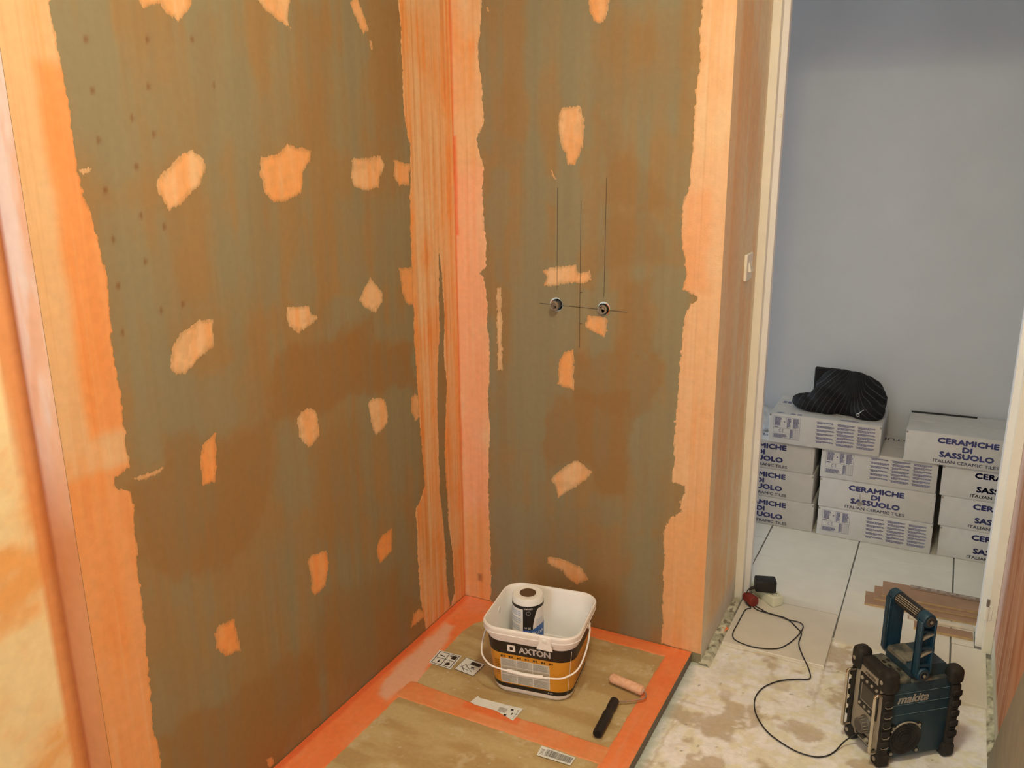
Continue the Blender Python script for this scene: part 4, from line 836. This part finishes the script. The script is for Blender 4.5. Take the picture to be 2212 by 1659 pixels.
b.build('info_print', M_ltx, bk)['kind'] = 'stuff'
b = MB()
for c in (-0.083, -0.0355, 0.012, 0.0608): brect(b, c, c + 0.0012, 0.036, 0.118, 0.0015)
for z in (0.036, 0.063, 0.091, 0.1168): brect(b, -0.083, 0.062, z, z + 0.0012, 0.0015)
b.build('info_rules', M_lwh, bk)['kind'] = 'stuff'
b = MB()
for i, x in enumerate((-0.082, -0.058, -0.034, -0.010, 0.014, 0.038, 0.060)):
    brect(b, x, x + 0.006, 0.1235, 0.1275); brect(b, x + 0.004, x + 0.011, 0.1245, 0.1255); brect(b, x + 0.001, x + 0.004, 0.1215, 0.124); brect(b, x + 0.009, x + 0.012, 0.122, 0.1285)
for x in (-0.100, -0.093): 
    for k in range(9): brect(b, x, x + 0.006, 0.06 + k * 0.006, 0.0615 + k * 0.006)
b.build('pictogram_row', mat('label_dark_print', (0.06, 0.035, 0.012), 0.6), bk)['kind'] = 'stuff'
b = MB(); btext(b, '4 m2', 0.014, 0.005, 0.062, 0.0255, 0.0); b.build('size_lettering', M_lwh, bk)
b = MB()
for (y0, y1, z0, z1) in ((-0.05, 0.055, 0.040, 0.095),):
    f = lambda y, z: Vector((HX(z) + 0.0012, y, z)); b.quad(f(y0, z0), f(y1, z0), f(y1, z1), f(y0, z1))
b.build('side_panel', mat('label_side_field', tuple(A(190, 120, 40)), 0.5, var=0.1), bk)
b = MB(); f = lambda y, z: Vector((HX(z) * 0.985 + 0.002, y, z))
b.tube([Vector((HX(z) - 0.008, -(HY(z) - 0.0095), z)) + Vector((0.0055, -0.0055, 0)) * 0 for z in (0.02, 0.09, 0.173)], 0.0006, 5); b.build('label_seam', M_lwh, bk)
b = MB(); b.box(0.036, 0.072, -0.1395, -0.1345, 0.197, 0.2165, 0.0012, 1); b.prism([(0.030, 0.178), (0.076, 0.176), (0.071, 0.197), (0.038, 0.199)], 0.1350, 0.1390, Matrix(((1, 0, 0, 0), (0, 0, -1, 0), (0, 1, 0, 0), (0, 0, 0, 1)))); b.box(0.047, 0.060, -0.1415, -0.138, 0.203, 0.212, 0.001, 1)
b.build('lid_latch', M_wpl, bk)
bail = [(-0.139, 0.012, 0.190), (-0.148, -0.004, 0.180), (-0.152, -0.060, 0.150), (-0.143, -0.112, 0.122), (-0.118, -0.138, 0.108), (-0.085, -0.146, 0.100), (0, -0.149, 0.096), (0.085, -0.146, 0.100), (0.118, -0.138, 0.108), (0.143, -0.112, 0.122), (0.152, -0.060, 0.150), (0.148, -0.004, 0.180), (0.139, 0.012, 0.190)]
b = MB(); b.tube(catmull(bail, 6), 0.0026, 10); hd = b.build('bail_handle', M_wpl, bk, 60)
b = MB(); b.tube(catmull([(-0.052, -0.1475, 0.0985), (0, -0.1495, 0.0965), (0.052, -0.1475, 0.0985)], 6), 0.0052, 12); b.build('grip', M_wpl, hd, 50)
for s in (-1, 1):
    b = MB(); b.lathe([(0.010, 0), (0.010, 0.012), (0.008, 0.014), (0.0, 0.014)], 16, M=Matrix.Translation((s * 0.131, 0.012, 0.186)) @ Matrix.Rotation(s * math.pi / 2, 4, 'Y')); b.build('pivot_boss', M_wpl, bk, 40)

RLX, RLY = 0.381, -0.277
rl = empty('tape_roll', (RLX, RLY, 0.0095), R(20)); tag(rl, 'white roll of sealing tape with black, white and blue label standing in the bucket', 'tape roll')
RR, RH = 0.0465, 0.228
b = MB(); b.lathe([(0.021, 0.0), (RR - .002, 0.0), (RR, 0.003), (RR, RH - 0.004), (RR - 0.003, RH), (0.0245, RH), (0.0225, RH - 0.001), (0.0225, 0.02), (0.0, 0.02)], 48)
b.build('roll_body', mat('white_fleece', tuple(A(238, 228, 200)), 0.8, var=0.04, bump=0.2, bscale=400), rl, 40)
b = MB(); b.lathe([(0.0245, RH - .001), (0.0245, RH + 0.001), (0.0222, RH + 0.001), (0.0222, 0.021), (0.0, 0.021)], 40); b.build('cardboard_core', mat('brown_core', tuple(A(96, 66, 36)), 0.85, var=0.1), rl, 40)
def CYL(ang, z, off=0.0008): return Vector(((RR + off) * math.sin(ang), -(RR + off) * math.cos(ang), z))
def wrap(b, poly_fn, a0, a1, n=24, off=0.0008, m=0):
    for k in range(n):
        t0, t1 = a0 + (a1 - a0) * k / n, a0 + (a1 - a0) * (k + 1) / n
        l0, h0 = poly_fn(t0); l1, h1 = poly_fn(t1)
        b.quad(CYL(t0, l0, off), CYL(t1, l1, off), CYL(t1, h1, off), CYL(t0, h0, off), m)
LT = RH - 0.020
b = MB(); wrap(b, lambda t: (0.02, LT), -math.pi, math.pi, 64, 0.0004); b.build('paper_sleeve', M_lwh, rl, 40)
b = MB(); wrap(b, lambda t: (LT - 0.010, LT), -math.pi, math.pi, 64, 0.0008); wrap(b, lambda t: (LT - 0.078, LT - 0.009), -0.22, 0.42, 12, 0.0008)
wrap(b, lambda t: (LT - 0.010 - 0.060 * max(0, 1 - (t - 0.40) / 0.45) ** 2.2, LT - 0.009), 0.40, 0.9, 14, 0.0008); b.build('black_label', M_lblk, rl, 60)
b = MB(); wrap(b, lambda t: (0.06, LT - 0.078 + 0.012 * sstep(0.2, 1.0, np.array(t))), -0.22, 1.9, 30, 0.0008); b.build('blue_label', mat('label_blue', (0.035, 0.14, 0.50), 0.5), rl, 60)
b = MB(); rng = random.Random(4)
for k in range(12):
    z = LT - 0.018 - k * 0.006
    if k % 4 == 3: continue
    wrap(b, lambda t: (z - 0.0035, z), -1.5, -0.34 - 0.1 * rng.random(), 10, 0.0008)
for k in range(7): wrap(b, lambda t: (LT - 0.045 - k * .0045 - 0.0015, LT - 0.045 - k * .0045), 0.62, 1.25, 6, 0.0008)
b.build('small_print', mat('print_grey', tuple(A(186, 182, 170)), 0.6), rl, 60)['kind'] = 'stuff'
def rtext(b, txt, w, h, a, z, bold):
    vs, fs = text_mesh(txt, w, h, bold); b.add([CYL(a - v.x / RR, z - v.y, 0.0013) for v in vs], [f_[::1] for f_ in fs])
b = MB(); rtext(b, 'CERAMIX', 0.026, 0.005, 0.12, LT - 0.008, 0.01); rtext(b, '10 m', 0.017, 0.007, 0.08, LT - 0.071, 0.008); rtext(b, 'NATURA', 0.05, 0.010, 0.75, LT - 0.089, 0.01)
vs = [CYL(0.13 + 0.006 * math.cos(a) / RR, LT - 0.022 + 0.006 * math.sin(a), 0.0013) for a in [2 * math.pi * k / 16 for k in range(16)]]
b.tube(vs, 0.0003, 4, closed=True); b.build('roll_lettering', M_lwh, rl)['kind'] = 'stuff'

# ------------------------------------------------------------------ small paint roller
ro = empty('paint_roller', (0.70, -0.31, 0.0025)); tag(ro, 'small foam paint roller with black handle lying on the tray', 'paint roller')
M_foam = mat('peach_foam', tuple(A(238, 178, 128)), 0.9, var=0.18, scale=90, bump=0.5, bscale=500, color2=tuple(A(226, 160, 108)))
L_ = lambda x, y, z: (x - 0.70, y + 0.31, z)
b = MB(); P0, P1 = Vector(L_(0.642, -0.262, 0.0165)), Vector(L_(0.748, -0.283, 0.0165)); dr = (P1 - P0)
b.tube([P0, P0 + dr * .02, P0 + dr * .06, P0 + dr * .94, P0 + dr * .98, P1], [0.0085, 0.0128, 0.0142, 0.0142, 0.0128, 0.0085], 24); b.build('foam_sleeve', M_foam, ro, 50)
b = MB(); b.tube([P1 + dr * -.002, P1 + dr * .012], 0.0055, 12); b.build('sleeve_cap', M_lwh, ro)
b = MB(); wire = [tuple(P1), tuple(P1 + Vector((0.008, -0.004, 0))), L_(0.762, -0.300, 0.014), L_(0.755, -0.314, 0.012), L_(0.740, -0.325, 0.011), L_(0.715, -0.343, 0.010), L_(0.690, -0.358, 0.011)]
b.tube(catmull(wire, 6), 0.0024, 8); b.build('wire_frame', mat('orange_smeared_wire', tuple(A(196, 128, 84)), 0.45, 0.2, color2=(0.30, 0.24, 0.2), scale=60), ro, 60)
b = MB(); H0, H1 = Vector(L_(0.6895, -0.354, 0.0125)), Vector(L_(0.6985, -0.512, 0.0135)); dh = H1 - H0
b.tube([H0, H0 + dh * .02, H0 + dh * .24, H0 + dh * .36, H0 + dh * .42, H0 + dh * .6, H0 + dh * .95, H1], [0.0105, 0.0130, 0.0130, 0.0108, 0.0140, 0.0132, 0.0132, 0.0125], 16)
hn = b.build('handle', M_blk, ro, 45)
b = MB(); b.tube([H1 - dh * .02, H1 + dh * .015], [0.0085, 0.0085], 16); b.build('handle_end', mat('black_recess', (0.004, 0.004, 0.004), 0.9), hn)
b = MB(); b.lathe([(0.0035, 0.0), (0.0035, 0.002)], 12, M=Matrix.Translation(H0 + dh * .86 + Vector((0, 0, 0.0105)))); b.build('hanging_hole', mat('black_recess', (0.004, 0.004, 0.004), 0.9), hn)

# ------------------------------------------------------------------ labels stuck on the tray
M_stk = mat('sticker_paper', tuple(A(226, 212, 180)), 0.5, var=0.04)
M_stb = mat('sticker_black', (0.02, 0.018, 0.014), 0.6, var=0.1)
M_stg = mat('sticker_grey', (0.22, 0.20, 0.17), 0.6, var=0.15)
def bil(q, u, v, z):
    a, b_, c, d = [Vector((*p, 0)) for p in q]       # a origin, b +u, c far, d +v
    p = a * (1 - u) * (1 - v) + b_ * u * (1 - v) + c * u * v + d * (1 - u) * v; p.z = z; return p
def sticker(q, z, prints, name='sticker', label=None, poly=None):
    b = MB(); uv = poly or [(0, 0), (1, 0), (1, 1), (0, 1)]
    b.add([bil(q, u, v, z) for u, v in uv], [tuple(range(len(uv)))]); s_ = b.build(name, M_stk, tray)
    if label: s_['label'] = label
    for mt, polys in prints:
        b = MB()
        for pl_ in polys: b.add([bil(q, u, v, z + 0.0003) for u, v in pl_], [tuple(range(len(pl_)))])
        b.build('sticker_print', mt, s_)['kind'] = 'stuff'
    return s_
RT = lambda a, b_, c, d: [(a, c), (b_, c), (b_, d), (a, d)]
def FRM(a, b_, c, d, t): return [RT(a, b_, c, c + t), RT(a, b_, d - t, d), RT(a, a + t, c, d), RT(b_ - t, b_, c, d)]
def SEG(x0, y0, x1, y1, t=.012):
    n = Vector((y0 - y1, x1 - x0)).normalized() * t; return [(x0 + n.x, y0 + n.y), (x1 + n.x, y1 + n.y), (x1 - n.x, y1 - n.y), (x0 - n.x, y0 - n.y)]
q1 = [(0.110, -0.411), (0.187, -0.413), (0.183, -0.336), (0.104, -0.340)]
sticker(q1, 0.0022, [(M_stb, FRM(.06, .94, .06, .94, .03) + [RT(.485, .515, .06, .94), RT(.06, .94, .485, .515), RT(.68, .88, .62, .86), [(.55, .82), (.68, .88), (.66, .72)], SEG(.18, .70, .40, .66, .03), [(.30, .15), (.38, .28), (.26, .30)], SEG(.31, .42, .32, .20, .02),
      [(.64, .16), (.76, .14), (.84, .24), (.78, .36), (.66, .34)], SEG(.70, .36, .74, .44, .015), SEG(.56, .30, .66, .26, .012)])], label='white label with four pictograms')
q2 = [(0.196, -0.406), (0.266, -0.413), (0.268, -0.343), (0.198, -0.337)]
sticker(q2, 0.0016, [(M_stb, FRM(.0, 1, .0, 1, .02) + [RT(.42, .9, .66, .88), SEG(.12, .42, .45, .10), SEG(.10, .30, .6, .22), SEG(.25, .55, .78, .20, .014), SEG(.2, .3, .3, .62), RT(.56, .74, .46, .54), RT(.6, .78, .40, .44)]), (M_stg, FRM(.38, .80, .36, .64, .012))], label='white label with a shower tray drawing')
q3 = [(0.322, -0.560), (0.470, -0.553), (0.468, -0.482), (0.317, -0.497)]
sticker(q3, 0.0028, [(M_stg, [RT(.58, .74, .42 + i * .05, .445 + i * .05) for i in range(6)]), (M_stb, [RT(.80, .85, .66, .76), RT(.74, .79, .25, .35), RT(.94, .945, .2, .8), SEG(.90, .5, .97, .5), RT(.86, .88, .4, .52), RT(.92, .95, .72, .76)])],
        label='torn white paper label half under the orange band', poly=[(0.0, .55), (.12, .45), (.55, .42), (.97, .10), (1, .95), (.7, .93), (.12, .97), (.06, 1.08)])
q4 = [(0.583, -0.643), (0.676, -0.640), (0.677, -0.607), (0.579, -0.604)]
rng = random.Random(2); bars = []; x = .20
while x < .94:
    w = rng.choice((.006, .010, .016)); bars.append(RT(x, x + w, .18, .86)); x += w + rng.choice((.006, .010, .012))
sticker(q4, 0.0032, [(M_stb, bars), (M_stg, [RT(.05, .15, .2 + i * .12, .25 + i * .12) for i in range(5)])], label='white barcode label at the orange band')

# ------------------------------------------------------------------ jobsite radio
RA = R(-50.5)
rad = empty('jobsite_radio', (1.409, -0.135, SCREED + 0.0006), RA); tag(rad, 'dusty blue and black jobsite radio with raised carrying handle on the screed floor', 'radio')
M_blue = mat('dusty_blue_plastic', (0.012, 0.040, 0.066), 0.55, var=0.25, scale=25, color2=(0.030, 0.058, 0.075))
M_blu2 = mat('blue_plastic', (0.010, 0.050, 0.090), 0.45, var=0.15)
M_rub = mat('dusty_black_rubber', (0.008, 0.0075, 0.007), 0.7, var=0.3, scale=30, color2=(0.021, 0.019, 0.016))
M_dust = mat('dusty_top', (0.20, 0.19, 0.145), 0.9, scale=28, color2=(0.05, 0.06, 0.06))
M_sil = mat('silver_panel', (0.36, 0.33, 0.27), 0.45, 0.25, var=0.1, scale=40)
M_steel = mat('scratched_chrome', (0.62, 0.57, 0.49), 0.25, 1.0, var=0.1)
M_edge = mat('worn_light_edge', (0.32, 0.29, 0.23), 0.6, var=0.3, scale=90)
M_rdl = mat('radio_white_lettering', (0.60, 0.58, 0.52), 0.6, var=0.1)
b = MB(); b.box(-0.062, 0.062, -0.100, 0.098, 0.012, 0.232, 0.009, 2); b.build('body_shell', M_blue, rad, 40)
b = MB(); b.box(-0.060, 0.060, -0.098, -0.030, 0.228, 0.246, 0.006, 2); b.box(-0.061, 0.061, -0.030, 0.097, 0.228, 0.2365, 0.003, 1); b.build('dusty_top_panel', M_dust, rad, 40)
b = MB(); b.prism([(-0.030, 0.236), (0.092, 0.236), (0.088, 0.252), (0.070, 0.270), (-0.018, 0.272), (-0.030, 0.262)], -0.050, 0.050, Matrix(((0, 0, 1, 0), (1, 0, 0, 0), (0, 1, 0, 0), (0, 0, 0, 1)))); bt = b.build('battery_lid', M_blue, rad)
b = MB(); b.box(-0.046, 0.030, -0.026, 0.020, 0.271, 0.2765, 0.003, 2); b.box(-0.044, 0.028, -0.032, -0.024, 0.262, 0.2755, 0.002, 1); b.build('lid_latch', M_dust, bt, 40)
b = MB(); b.box(-0.040, 0.040, -0.110, -0.072, 0.236, 0.262, 0.010, 3); b.build('front_hood', M_rub, rad, 40)
for i, (x, y) in enumerate(((-0.02, -0.055), (0.0, -0.052), (0.022, -0.056), (0.02, -0.04), (-0.024, -0.040))):
    b = MB(); b.box(x - 0.006, x + 0.006, y - 0.004, y + 0.004, 0.2455, 0.247, 0.001, 1); b.build('vent_slot', M_rub, rad)
for sx in (-1, 1):
    for sy in (-1, 1):
        x0, x1 = sorted((sx * 0.058, sx * 0.073)); y0, y1 = sorted((sy * 0.084, sy * 0.111))
        b = MB(); b.box(x0, x1, y0, y1, 0.030, 0.215, 0.006, 2); post = b.build('corner_post', M_rub, rad, 40)
        b = MB(); zt = 0.276 if sy < 0 else 0.262; zb_ = 0.212 if sy < 0 else 0.214
        b.box(min(sx * .036, sx * .0775), max(sx * .036, sx * .0775), min(sy * .072, sy * .116), max(sy * .072, sy * .116), zb_, zt, 0.015, 3); cp = b.build('corner_bumper', M_rub, rad, 45)
        b = MB(); b.lathe([(0.0055, 0), (0.0055, 0.002), (0.003, 0.003), (0.0, 0.002)], 12, M=Matrix.Translation((sx * .058, sy * .1155, (zb_ + zt) / 2)) @ Matrix.Rotation(-sy * math.pi / 2, 4, 'X')); b.build('bumper_screw', M_edge, cp, 40)
        b = MB(); b.box(min(sx * .040, sx * .0765), max(sx * .040, sx * .0765), min(sy * .078, sy * .114), max(sy * .078, sy * .114), 0.0, 0.040, 0.009, 2); ft = b.build('foot_bumper', M_rub, rad, 45)
        b = MB(); b.lathe([(0.006, 0), (0.006, 0.002), (0.0, 0.002)], 12, M=Matrix.Translation((sx * .060, sy * .1135, 0.022)) @ Matrix.Rotation(-sy * math.pi / 2, 4, 'X')); b.build('foot_screw', M_edge, ft, 40)
        for k in range(5):
            z = 0.058 + k * 0.030; xo = sx * 0.0735
            b = MB(); ya, yb = (0.086, 0.109); ym = (ya + yb) / 2
            b.tube([(xo, sy * ya, z + 0.004), (xo + sx * .0006, sy * (ya + .005), z - .001), (xo + sx * .0006, sy * (yb - .005), z - .001), (xo, sy * yb, z + 0.004)], 0.0013, 5); b.build('tread_edge', M_edge if (sy < 0 and sx > 0) else M_rub, post)
            b = MB(); b.box(min(sx * .071, sx * .0765), max(sx * .071, sx * .0765), min(sy * .086, sy * .113), max(sy * .086, sy * .113), z + 0.003, z + 0.021, 0.003, 1); b.build('tread_block', M_rub, post, 40)
b = MB(); b.box(-0.0575, 0.0575, -0.1065, -0.098, 0.026, 0.236, 0.003, 2); fp = b.build('front_panel', M_sil, rad, 40)
F_ = -0.1068
b = MB(); b.box(-0.036, 0.044, F_ - 0.0016, F_ + 0.002, 0.118, 0.217, 0.003, 2); b.build('display_bezel', M_blk, fp, 40)
b = MB(); b.box(-0.023, 0.037, F_ - 0.0024, F_, 0.143, 0.189, 0.001, 1); b.build('display', mat('dark_lcd', (0.045, 0.042, 0.030), 0.25), fp)
b = MB()
for (x0, x1, z0, z1) in ((-0.025, 0.039, 0.141, 0.143), (-0.025, -0.0235, 0.141, 0.19)): b.box(x0, x1, F_ - 0.003, F_ - 0.0016, z0, z1)
b.build('display_frame', M_edge, fp)
for row, z in enumerate((0.204, 0.129)):
    for k in range(4):
        b = MB(); r_ = 0.0052 if (row == 0 and k == 0) else 0.0042
        b.lathe([(r_, 0), (r_, 0.003), (r_ * .7, 0.004), (0, 0.004)], 14, M=Matrix.Translation((-0.026 + k * 0.0205, F_ - 0.0014, z)) @ Matrix.Rotation(math.pi / 2, 4, 'X')); b.build('button', M_edge, fp, 40)
KM = Matrix.Translation((0.004, F_ + 0.001, 0.083)) @ Matrix.Rotation(math.pi / 2, 4, 'X')
b = MB(); b.lathe([(0.024, 0), (0.024, 0.003), (0.0225, 0.006), (0.0205, 0.008), (0.019, 0.022), (0.017, 0.024), (0, 0.024)], 30, M=KM); kn = b.build('tuning_knob', mat('grey_knob', (0.10, 0.092, 0.078), 0.5, var=0.15), fp, 35)
b = MB(); b.lathe([(0.0135, 0.0238), (0.0135, 0.0248), (0, 0.0248)], 24, M=KM); b.build('knob_cap', mat('knob_cap', (0.07, 0.062, 0.055), 0.5), kn, 40)
for k in range(14):
    a = 2 * math.pi * k / 14; b = MB(); b.tube([KM @ Vector((0.0207 * math.cos(a), 0.0207 * math.sin(a), 0.008)), KM @ Vector((0.0192 * math.cos(a), 0.0192 * math.sin(a), 0.021))], 0.0011, 5); b.build('knob_rib', M_edge, kn)
b = MB(); b.box(-0.030, 0.034, F_ - 0.004, F_ + 0.002, 0.036, 0.052, 0.005, 2); b.build('jack_cover', M_blk, fp, 40)
b = MB(); b.lathe([(0.0065, 0), (0.0065, 0.006), (0.0045, 0.010), (0, 0.010)], 14, M=Matrix.Translation((0.020, F_ - 0.002, 0.046)) @ Matrix.Rotation(math.pi / 2, 4, 'X')); b.build('plug_socket', M_edge, fp, 40)
vs, fs = text_mesh('makita', 0.042, 0.011, 0.012, shear=0.25); b = MB(); b.add([Vector((v.x + 0.002, F_ - 0.0004, 0.2265 + v.y)) for v in vs], fs); b.build('panel_lettering', M_blk, fp)
for sx in (-1, 1):
    xb = sx * 0.060
    pth = [(xb, -0.108, 0.208), (xb, -0.122, 0.2085), (xb, -0.1275, 0.2055), (xb, -0.130, 0.199), (xb, -0.130, 0.120), (xb, -0.130, 0.050), (xb, -0.1275, 0.043), (xb, -0.122, 0.040), (xb, -0.108, 0.0405)]
    b = MB(); b.tube(catmull(pth, 4), 0.0045, 12); b.build('guard_bar', M_steel, rad, 60)
    # speaker, side lines and lettering on both sides
    xs = sx * 0.0622
    def SP(y, z, off=0.0): return Vector((xs + sx * off, y, z))
    cy_, cz_ = -0.034, 0.072
    b = MB(); b.lathe([(0.047, 0.0), (0.047, 0.004), (0.044, 0.0055), (0.040, 0.003), (0.015, 0.0022), (0.0, 0.0035)], 36, M=Matrix.Translation((xs, cy_, cz_)) @ Matrix.Rotation(sx * math.pi / 2, 4, 'Y')); spk = b.build('speaker_grille', M_rub, rad, 50)
    for rr_ in (0.012, 0.020, 0.028, 0.036):
        b = MB(); b.tube([SP(cy_ + rr_ * math.cos(a), cz_ + rr_ * math.sin(a), 0.0034) for a in [2 * math.pi * k / 28 for k in range(28)]], 0.0009, 5, closed=True); b.build('grille_ring', M_rub, spk)
    b = MB(); arc = [SP(cy_ + 0.0485 * math.cos(a), cz_ + 0.0485 * math.sin(a), 0.004) for a in [R(30 + 6 * k) for k in range(21)]]; b.tube(arc, 0.0022, 6); b.build('speaker_trim', M_edge, spk, 60)
    for (dy, dz) in ((-0.037, 0.036), (0.037, 0.036), (-0.037, -0.040), (0.037, -0.040)):
        b = MB(); b.lathe([(0.0085, 0), (0.0085, 0.0045), (0.0045, 0.005), (0.004, 0.0035), (0, 0.0035)], 16, M=Matrix.Translation((xs, cy_ + dy, cz_ + dz)) @ Matrix.Rotation(sx * math.pi / 2, 4, 'Y')); lug = b.build('speaker_lug', M_rub, spk, 40)
        b = MB(); b.lathe([(0.0042, 0.0045), (0.0042, 0.006), (0, 0.006)], 12, M=Matrix.Translation((xs, cy_ + dy, cz_ + dz)) @ Matrix.Rotation(sx * math.pi / 2, 4, 'Y')); b.build('lug_screw', M_edge, spk, 40)
    for z in (0.205, 0.172, 0.143):
        b = MB(); b.tube([SP(-0.083, z, 0.0003), SP(0.083, z, 0.0003)], 0.0008, 4); b.build('side_line', mat('pale_blue_line', (0.10, 0.17, 0.19), 0.6), rad)
    vs, fs = text_mesh('makita', 0.088, 0.024, 0.012, shear=0.28); b = MB(); b.add([SP(-0.022 + sx * v.x, 0.189 + v.y, 0.0009) for v in vs], fs); [b.add([SP(-0.022 + sx * v.x + d_, 0.189 + v.y + e_, 0.0009) for v in vs], fs) for d_, e_ in ((-.0009, 0), (.0009, 0), (0, -.0009))]; b.build('side_lettering', M_rdl, rad)
    # handle arm
    XA = Matrix.Rotation(sx * math.pi / 2, 4, 'Y')
    arm = []
    y0, y1, zl, zh = -0.032, 0.013, 0.258, 0.409
    b = MB(); b.box(min(sx * .052, sx * .060), max(sx * .052, sx * .060), y0, y1, zl, zh, 0.001, 1)
    for (ya, yb) in ((y0, y0 + 0.009), (y1 - 0.006, y1)): b.box(min(sx * .052, sx * .072), max(sx * .052, sx * .072), ya, yb, zl, zh, 0.0015, 1)
    ym = (y0 + y1) / 2
    b.lathe([(0.0185, 0.046), (0.0185, 0.070), (0.0165, 0.0725), (0.0, 0.0725)], 28, M=Matrix.Translation((0, ym, zh)) @ XA)
    b.lathe([(0.0185, 0.050), (0.0185, 0.072), (0.0165, 0.0745), (0.0, 0.0745)], 28, M=Matrix.Translation((0, ym, zl)) @ XA)
    ar = b.build('handle_arm', M_blu2, rad, 40)
    for k in range(5):
        za = zl + 0.026 + k * 0.024; b = MB()
        xx0, xx1 = sorted((sx * .0595, sx * .0705))
        b.prism([(y0 + 0.008, za), (y1 - 0.005, za + (0.012 if k % 2 else -0.006)), (y1 - 0.005, za + (0.016 if k % 2 else 0.0)), (y0 + 0.008, za + 0.004)], xx0, xx1, Matrix(((0, 0, 1, 0), (1, 0, 0, 0), (0, 1, 0, 0), (0, 0, 0, 1)))); b.build('arm_rib', M_edge if k % 2 else M_blue, ar)
    for (zc, rr_) in ((zh, 0.012), (zl, 0.013)):
        b = MB(); b.lathe([(rr_, 0.0722), (rr_, 0.0765), (rr_ * .75, 0.0765), (rr_ * .7, 0.0745), (0.0045, 0.0745), (0.0045, 0.0765), (0, 0.0765)], 22, M=Matrix.Translation((0, ym, zc)) @ XA); b.build('pivot_cap', mat('grey_pivot', (0.05, 0.052, 0.052), 0.5), ar, 40)
        b = MB(); b.lathe([(0.0042, 0.0766), (0.0042, 0.0775), (0, 0.0775)], 12, M=Matrix.Translation((0, ym, zc)) @ XA); b.build('pivot_screw', M_edge, ar)
ym, zh = -0.009, 0.409
b = MB(); b.tube([(-0.047, ym, zh), (0.047, ym, zh)], 0.0175, 24); gp = b.build('handle_grip', M_blk, rad, 40)
for k in range(4):
    a = R(192 + k * 16); b = MB(); b.tube([(-0.042, ym + 0.0176 * math.cos(a), zh + 0.0176 * math.sin(a) * -1), (0.042, ym + 0.0176 * math.cos(a), zh - 0.0176 * math.sin(a))], 0.0012, 5); b.build('grip_line', M_edge, gp)
